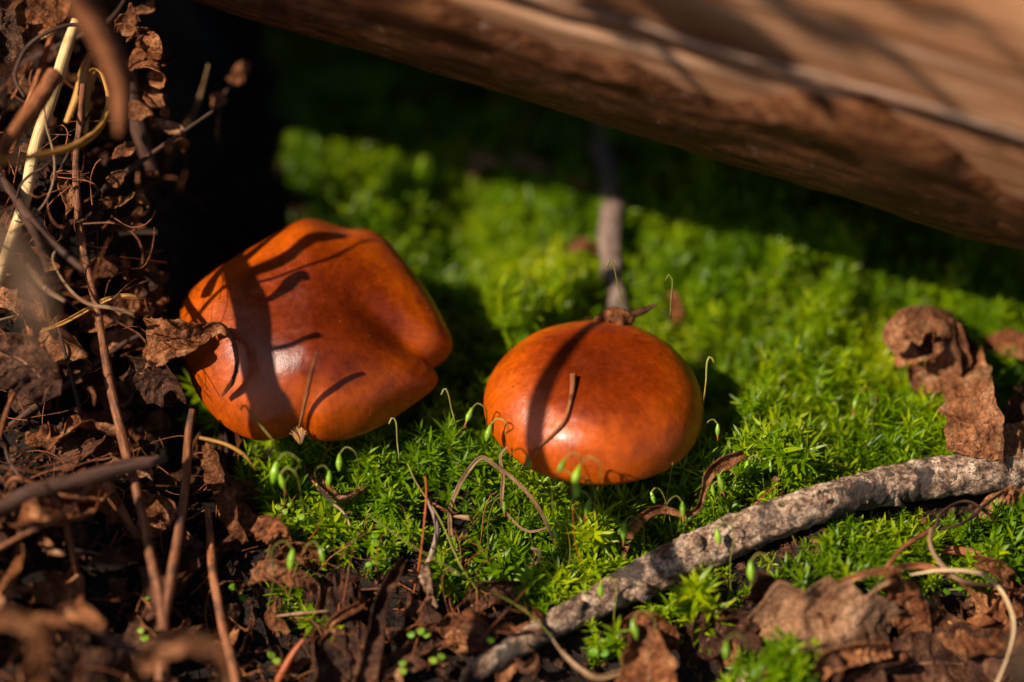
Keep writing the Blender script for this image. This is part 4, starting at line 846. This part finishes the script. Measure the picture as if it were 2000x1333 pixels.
def leaf_tpl(seg):
    # lanceolate leaf along +y, keel down; columns L, C, R
    if seg == 1:
        v = np.array([[0, 0, 0], [-.5, .42, .08], [0, .45, -.02], [.5, .42, .08], [0, 1, .02]]); f = np.array([[0, 2, 1], [0, 3, 2], [1, 2, 4], [2, 3, 4]])
    else:
        v = np.array([[0, 0, 0], [-.42, .25, .1], [0, .25, 0], [.42, .25, .1], [-.4, .6, .07], [0, .62, -.03], [.4, .6, .07], [0, 1, -.02]])
        f = np.array([[0, 2, 1], [0, 3, 2], [1, 2, 5], [1, 5, 4], [2, 3, 6], [2, 6, 5], [4, 5, 7], [5, 6, 7]])
    return v, f
def build_moss(pos, nleaf, L, Wd, hgt, seg, bright, seed):
    r = np.random.default_rng(seed); n = len(pos); tv, tf = leaf_tpl(seg)
    k = np.arange(nleaf)[None] * np.ones(n)[:, None]
    fr = (k + .5) / nleaf
    ax = unit(np.stack([r.normal(0, .28, n), r.normal(-.06, .28, n), np.ones(n)], -1))
    e1 = unit(np.cross(ax, np.array([.3, 1, .1]))); e2 = np.cross(ax, e1)
    nb_ = np.min(np.hypot(pos[:, None, 0] - _bc[None, ::2, 0], pos[:, None, 1] - _bc[None, ::2, 1]), 1); nb_ = .72 + .28 * sst(.35, 1.0, nb_)
    pos = np.where((nb_ < .99)[:, None], np.stack([pos[:, 0], pos[:, 1], np.minimum(pos[:, 2], G(pos[:, 0], pos[:, 1]) - .02)], -1), pos)
    sc = nb_ * r.uniform(.7, 1.2, n) * (1 + .34 * vnoise(pos * [1.1, 1.1, 0], 95) + .3 * vnoise(pos * [2.6, 2.6, 0], 96))
    phi = k * 2.39996 + r.uniform(0, 6.28, n)[:, None] + r.normal(0, .25, k.shape)
    el = np.radians(np.interp(fr, [0, .5, .85, 1], [-5, 22, 42, 72])) + r.normal(0, .16, k.shape)
    lf = L * sc[:, None] * np.interp(fr, [0, .4, .9, 1], [.75, 1, .95, .6]) * r.uniform(.8, 1.2, k.shape)
    wf = Wd * sc[:, None] * r.uniform(.8, 1.2, k.shape)
    rad = np.cos(phi)[..., None] * e1[:, None] + np.sin(phi)[..., None] * e2[:, None]
    dv = rad * np.cos(el)[..., None] + ax[:, None] * np.sin(el)[..., None]
    sv_ = unit(np.cross(dv, ax[:, None] + 0 * dv)); nv = np.cross(sv_, dv)
    org = pos[:, None] + ax[:, None] * (hgt * sc[:, None] * fr)[..., None]
    bend = r.normal(-.12, .14, k.shape)
    t = tv[None, None]
    V = org[:, :, None] + sv_[:, :, None] * (t[..., 0] * wf[..., None])[..., None] + dv[:, :, None] * (t[..., 1] * lf[..., None])[..., None] \
        + nv[:, :, None] * (t[..., 2] * wf[..., None] + bend[..., None] * t[..., 1] ** 2 * lf[..., None])[..., None]
    nvx = len(tv); Vv = V.reshape(-1, 3)
    T = (tf[None] + (np.arange(n * nleaf) * nvx)[:, None, None]).reshape(-1, 3)
    tint = np.clip(bright[:, None] + .30 * (fr - .55) + r.normal(0, .10, k.shape), 0, 1)
    cols = np.ones((n, nleaf, nvx, 4)); cols[..., 0] = tint[..., None]
    return Vv, T, cols.reshape(-1, 4)
r3 = np.random.default_rng(5)
_bc = spline(bp, 200)
def scatter(n, x0, x1, y0, y1, thr=1.0):
    x, y = r3.uniform(x0, x1, n), r3.uniform(y0, y1, n); d = moss_density(x, y); kp = (r3.uniform(0, 1, n) < d * thr) & (np.min(np.hypot(x[:, None] - _bc[None, :, 0], (y + .12)[:, None] - _bc[None, :, 1]), 1) > .24); x, y = x[kp], y[kp]
    q_ = np.stack([x * .85, y * .85, x * 0], -1); return np.stack([x, y, G(x, y) + np.maximum(-.22, -.12 + .5 * vnoise(q_ * .8, 91) + .28 * vnoise(q_ * 2.0, 92))], -1)
pf = scatter(5200, -6, 11, -8.5, -.9); pb_ = scatter(16500, -7.5, 13, -1.2, 16)
brf = .43 + .24 * vnoise(pf * [.6, .6, 0], 81) + .18 * vnoise(pf * [2.2, 2.2, 0], 85) + r3.normal(0, .06, len(pf)); brb = .52 + .26 * vnoise(pb_ * [.5, .5, 0], 82) + .26 * vnoise(pb_ * [1.7, 1.7, 0], 86) + r3.normal(0, .07, len(pb_))
big = vnoise(pf * [.5, .5, 0], 83) > -.1
parts = [build_moss(pf[big], 26, .31, .062, .45, 2, brf[big], 1), build_moss(pf[~big], 30, .22, .045, .52, 2, brf[~big], 2), build_moss(pb_, 30, .26, .036, .7, 1, brb, 3)]
ov = 0; VV, TT, CC = [], [], []
for v, t, c in parts: VV.append(v); TT.append(t + ov); CC.append(c); ov += len(v)
me = fastmesh('moss', np.vstack(VV) * U, np.vstack(TT), np.vstack(CC)); me.materials.append(M['moss'])
mo = bpy.data.objects.new('moss', me); scene.collection.objects.link(mo)
props(mo, 'bright green moss carpet of small pointed leaves around the mushrooms', 'moss', kind='stuff')
print('moss tris', len(me.polygons), 'shoots', len(pf), len(pb_))

# ------------------------------------------------------------------ moss sporophytes
def sporo(px, py, d, bx, by, size=1.0, label=None, tip=True, sl=1.0):
    """hanging capsule at a pixel, its seta rising from the moss at another pixel"""
    cp = F(px, py, d); b = PG(bx, by, .1); s_ = np.sign(bx - px) or 1
    L = .23 * size
    top = cp + UP * L * .55
    over = top + UP * .10 * size + RT * s_ * .10 * size
    sh = top + RT * s_ * .24 * size - UP * .02
    mid = sh * .55 + b * .45 + RT * rng.normal(0, .08) + UP * rng.normal(.03, .05)
    o = empty('moss_sporophyte', b, label or '%s moss stalk with a %s green capsule drooping near %s' % ('long' if np.linalg.norm(cp - b) > 1.3 else 'short', ('plump' if size > 1.1 else 'slim') + (' red-tipped' if tip else ''), near(px, py)), 'moss capsule', 'drooping moss capsules')
    add('seta', tube([b - [0, 0, .15], mid, sh, over, top], [.012, .011, .010, .010, .014], 36, 5, 0), M['seta'], parent=o)
    ax = unit(-UP + RT * rng.normal(0, .22) + FW * rng.normal(0, .15))
    cp_o = add('capsule', tube([top - ax * .01, top + ax * L * .15, top + ax * L * .45, top + ax * L * .8, top + ax * L], [.018, .036 * size, .05 * size, .04 * size, .014], 18, 10, .03), M['capsule'], parent=o)
    if tip: add('beak', tube([top + ax * L * .98, top + ax * L * 1.2, top + ax * L * 1.4], [.014, .012, .003], 6, 6, 0), M['red'], parent=cp_o)
SP = [(921, 815, -.4, 985, 900), (958, 849, -.5, 1000, 930), (1104, 913, -1.6, 1190, 1040), (1132, 933, -1.5, 1150, 1060), (1121, 956, -1.2, 1100, 1080), (1126, 963, -1.2, 1170, 1060), (1153, 993, -.8, 1150, 1090), (1082, 1045, -.4, 1090, 1150),
      (1191, 1046, -.3, 1190, 1110), (1219, 1041, -.5, 1260, 1090), (1272, 974, -.4, 1320, 1060), (1333, 997, -.6, 1290, 1040), (1400, 1052, -.9, 1430, 1180), (1391, 961, -.4, 1400, 1030), (1404, 947, -.4, 1416, 1010), (1460, 917, 0, 1500, 985), (1504, 913, 0, 1520, 980),
      (1497, 855, .2, 1512, 930), (1402, 842, .2, 1350, 900), (1592, 888, .6, 1640, 950), (1677, 788, 1.0, 1720, 900), (1173, 1158, -1.2, 1200, 1270), (1466, 1119, -1.5, 1500, 1190), (1029, 906, -.8, 1020, 990), (985, 993, -.4, 960, 1100), (1235, 1234, -1.6, 1260, 1310), (1418, 1273, -2.0, 1440, 1340),
      (1513, 1005, -.6, 1560, 1060), (540, 927, -1.2, 560, 1010), (547, 945, -1.2, 600, 1030), (643, 936, -.9, 640, 1020), (663, 906, -.6, 680, 990), (625, 1087, -1.3, 560, 1180), (572, 1096, -1.4, 520, 1190), (1590, 890, .5, 1560, 960)]
for i, a in enumerate(SP): sporo(*a, size=1.0 + .25 * math.sin(i * 2.3) + (.3 if a[2] < -1 else 0), tip=i % 3 != 1)
# empty hooked setae
for i, (px, py, d, bx, by) in enumerate(((1185, 518, -.3, 1215, 590), (1300, 545, .2, 1310, 620), (862, 768, .2, 890, 830), (470, 798, -1.0, 540, 870), (1395, 705, 0, 1375, 780), (760, 825, 0, 780, 900))):
    cp = F(px, py, d); b = F(bx, by, d + .1); s_ = 1 if bx > px else -1
    b2 = PG(bx, by + 10, .2) if i not in (0,) else b
    stem('thin green hooked moss thread without a capsule near ' + ('the pale twig', 'the brown scrap behind the round cap', 'the gap between the caps', 'the dried floret', 'the far rim of the round cap', 'the lobe of the wavy cap')[i], [b2, b, cp * .5 + b * .5 + RT * .05 * s_, cp + RT * .12 * s_ - UP * .03, cp + RT * .06 * s_ + UP * .08, cp - UP * .03], [.012, .012, .012, .012, .014, .02], 'seta', 'moss_thread', 'moss thread', 'hooked moss threads', n=40, seg=6, bump=0)
# loose fine stems in the front moss
r4 = np.random.default_rng(19)
for i in range(26):
    px, py = r4.uniform(500, 1500), r4.uniform(900, 1150); b = PG(px, py, .1)
    e = b + np.array([r4.normal(0, .35), r4.normal(0, .3), r4.uniform(.6, 1.6)])
    stem('fine %s moss stalk bristling up by %s' % ('green-brown' if i % 3 else 'red', near(px, py)), [b, b * .6 + e * .4 + [r4.normal(0, .1), 0, .1], e], [.010, .009, .006], 'seta' if i % 3 else 'red', 'moss_thread', 'moss thread', 'fine stalks in the front moss', n=16, seg=5, bump=0)

# ------------------------------------------------------------------ seedlings with round leaves
def disc(c, nrm, r, seed):
    nrm = unit(nrm); e1 = unit(np.cross(nrm, [.2, 1, .3])); e2 = np.cross(nrm, e1); n = 16; V = [c + nrm * -.02 * r]; 
    for f_ in (.55, 1.0):
        for j in range(n):
            t = j / n * 6.283; V.append(c + (e1 * math.cos(t) * 1.0 + e2 * math.sin(t) * .88) * r * f_ + nrm * r * .12 * f_ * math.cos(2 * t))
    V = np.array(V); nv = len(V); Fc = [(0, 1 + j, 1 + (j + 1) % n) for j in range(n)] + [(1 + j, 1 + n + j, 1 + n + (j + 1) % n, 1 + (j + 1) % n) for j in range(n)]
    B = V - nrm * r * .12; F2 = [tuple(nv + i for i in f[::-1]) for f in Fc]; rim = [(1 + n + j, nv + 1 + n + j, nv + 1 + n + (j + 1) % n, 1 + n + (j + 1) % n) for j in range(n)]
    return np.vstack([V, B]), Fc + F2 + rim, None
hm = M['herb']
def seedling(label, leaves, mat=None, group=None):
    c0 = np.mean([PG(a, b, 0) for a, b, r in leaves], 0); o = empty('seedling', c0 - [0, 0, .05], label, 'seedling', group)
    for i, (a, b, r) in enumerate(leaves):
        c = PG(a, b, .45); lf = add('leaf', disc(c, -FW * .6 + UP * .5 + RT * rng.normal(0, .3) + UP * rng.normal(0, .25), r * PX, i), mat or hm, parent=o)
        at = lf.data.color_attributes.new('tint', 'FLOAT_COLOR', 'POINT'); t = rng.uniform(.45, .8); at.data.foreach_set('color', np.tile([t, t, t, 1], len(lf.data.vertices)).astype(np.float32))
        add('leaf_stalk', tube([c0 - [0, 0, .1], (c0 + c) / 2 + [0, 0, .05], c - [0, 0, .02]], .009, 10, 5, 0), M['seta'], parent=lf)
seedling('three-leaved bright green seedling on the soil beside the cupped brown leaf', [(822, 1233, 9), (803, 1240, 8), (834, 1240, 8)])
seedling('pair of bright green seedling leaves below the cupped brown leaf', [(847, 1290, 8), (863, 1282, 8)])
seedling('two pale yellow seed leaves in the dark litter', [(787, 1295, 8), (787, 1311, 8)])
seedling('two bright green seed leaves beside the orange needle stub', [(531, 1279, 9), (541, 1291, 8)])
seedling('lone green seed leaf at the foot of the branch', [(959, 1250, 7)])
seedling('chain of round yellow-green leaflets on the left moss clump', [(734, 1045, 9), (734, 1060, 9), (742, 1030, 6)])
seedling('large round yellow-green leaflet pair behind the C-shaped leaf', [(759, 943, 9), (752, 960, 8), (780, 958, 8)])
seedling('yellowish round leaflets at the tip of the rolled purple-brown leaf', [(735, 1098, 9), (720, 1104, 8)])
seedling('round green leaflet by the crumbled leaf lump', [(588, 1009, 9), (577, 1016, 6)])
seedling('small green leaflets beneath the C-shaped leaf', [(545, 990, 8), (556, 1000, 7), (565, 985, 6)])
seedling('green leaflets deep in the hollow beside the forked stalks', [(283, 1246, 9), (275, 1232, 7), (302, 1235, 7)])
seedling('single green leaflet in the dark hollow behind the forked stalks', [(285, 1166, 10)])
seedling('two green leaflets beside the broken red-brown stalk', [(476, 1168, 9), (454, 1146, 8)])
seedling('cluster of pale green leaflets in front of the branch', [(1175, 1252, 9), (1192, 1250, 9), (1160, 1275, 10), (1180, 1275, 10)])
seedling('yellow-green leaflets behind the folded triangular leaf', [(1702, 1195, 7), (1850, 1155, 8), (1875, 1150, 6)])
seedling('green leaflets on the moss beside the grass loop', [(895, 935, 10), (905, 950, 8), (880, 925, 7)])

# ------------------------------------------------------------------ crumbs, fibres and dust
def crumbs(name, pts, sizes, mat, label, cat, seed):
    r = np.random.default_rng(seed); n = len(pts)
    t = np.array([[1, 0, 0], [-1, 0, 0], [0, 1, 0], [0, -1, 0], [0, 0, 1], [0, 0, -1.]]); f = np.array([[0, 2, 4], [2, 1, 4], [1, 3, 4], [3, 0, 4], [2, 0, 5], [1, 2, 5], [3, 1, 5], [0, 3, 5]])
    A = unit(r.normal(0, 1, (n, 3, 3))); sc = r.uniform(.4, 1.5, (n, 1, 3))
    V = pts[:, None] + np.einsum('vk,nkj->nvj', t, A * sc.transpose(0, 2, 1)) * sizes[:, None, None] * r.uniform(.7, 1.3, (n, 6, 1))
    T = f[None] + (np.arange(n) * 6)[:, None, None]
    me = fastmesh(name, V.reshape(-1, 3) * U, T.reshape(-1, 3)); me.materials.append(mat); me.polygons.foreach_set('use_smooth', np.zeros(len(me.polygons), bool))
    o = bpy.data.objects.new(name, me); scene.collection.objects.link(o); return props(o, label, cat, kind='stuff')
n = 26000; x, y = r3.uniform(-12, 11, n), r3.uniform(-11, 9, n); kp = (moss_density(x, y) < .5) | (np.min(np.hypot(x[:, None] - _bc[None, ::3, 0], y[:, None] - _bc[None, ::3, 1]), 1) < 1.2); x, y = x[kp], y[kp]
crumbs('soil_crumbs', np.stack([x, y, G(x, y) + .02], -1), r3.uniform(.02, .10, len(x)), M['leaf_dark'], 'loose dark crumbs of soil and rotted leaf between the litter', 'soil crumbs', 3)
for nm, mu, cnt, lab in (('dust_specks', MR, 60, 'tiny dark specks scattered on the round mushroom cap'), ('dust_specks', ML, 70, 'tiny specks of dust scattered on the wavy mushroom cap')):
    _, surf, Mg, C0, nrm = mu; ti = r3.integers(0, len(Mg), cnt); sv = np.sqrt(r3.uniform(0, .9, cnt)); pp = surf(sv, Mg[ti])
    crumbs(nm, pp + nrm * .004, r3.uniform(.004, .014, cnt), M['leaf_dark' if mu is MR else 'leaf_pale'], lab, 'dust', cnt)
n = 420; x, y = r3.uniform(-4, 10, n), r3.uniform(-5, 9, n); kp = moss_density(x, y) > .8; x, y = x[kp], y[kp]
crumbs('moss_debris', np.stack([x, y, G(x, y) + r3.uniform(.35, .7, len(x))], -1), r3.uniform(.02, .06, len(x)), M['leaf_orange'], 'tiny orange-brown plant bits caught in the moss', 'plant debris', 12)
# fine fibres and rootlets in the heap
r5 = np.random.default_rng(23); FV, FT = [], []; off = 0
for i in range(800):
    px, py = (r5.uniform(-120, 480), r5.uniform(-60, 1400)) if i % 4 else (r5.uniform(440, 1000), r5.uniform(1080, 1400))
    if px > 340 and py < 860: continue
    b = PG(px, py, 0) if i % 3 == 0 else P(px, py, g1(*P(px, py, 1.0)[:2]))
    b = b + [0, 0, r5.uniform(0, .7)]
    L = r5.uniform(.3, 1.3); d = unit(r5.normal(0, 1, 3) * [1, 1, .6]); c1 = r5.normal(0, .3, 3) * L
    C = np.array([b, b + d * L * .4 + c1 * .5, b + d * L * .8 + c1 * .4, b + d * L]); C = spline(C, 8); r = r5.uniform(.005, .016)
    T_, N_, B_ = frames(C)
    for j in range(8):
        for a in (0, 2.09, 4.19): FV.append(C[j] + (N_[j] * math.cos(a) + B_[j] * math.sin(a)) * r * (1 - .4 * j / 8))
    for j in range(7):
        for a in range(3):
            p0, p1 = off + j * 3 + a, off + j * 3 + (a + 1) % 3; FT += [(p0, p1, p1 + 3), (p0, p1 + 3, p0 + 3)]
    off += 24
me = fastmesh('litter_fibres', np.array(FV) * U, np.array(FT)); me.materials.append(M['stalk'])
fo = bpy.data.objects.new('litter_fibres', me); scene.collection.objects.link(fo)
props(fo, 'fine tangled rootlets and plant fibres threading the heap of dead stalks', 'plant fibres', kind='stuff')
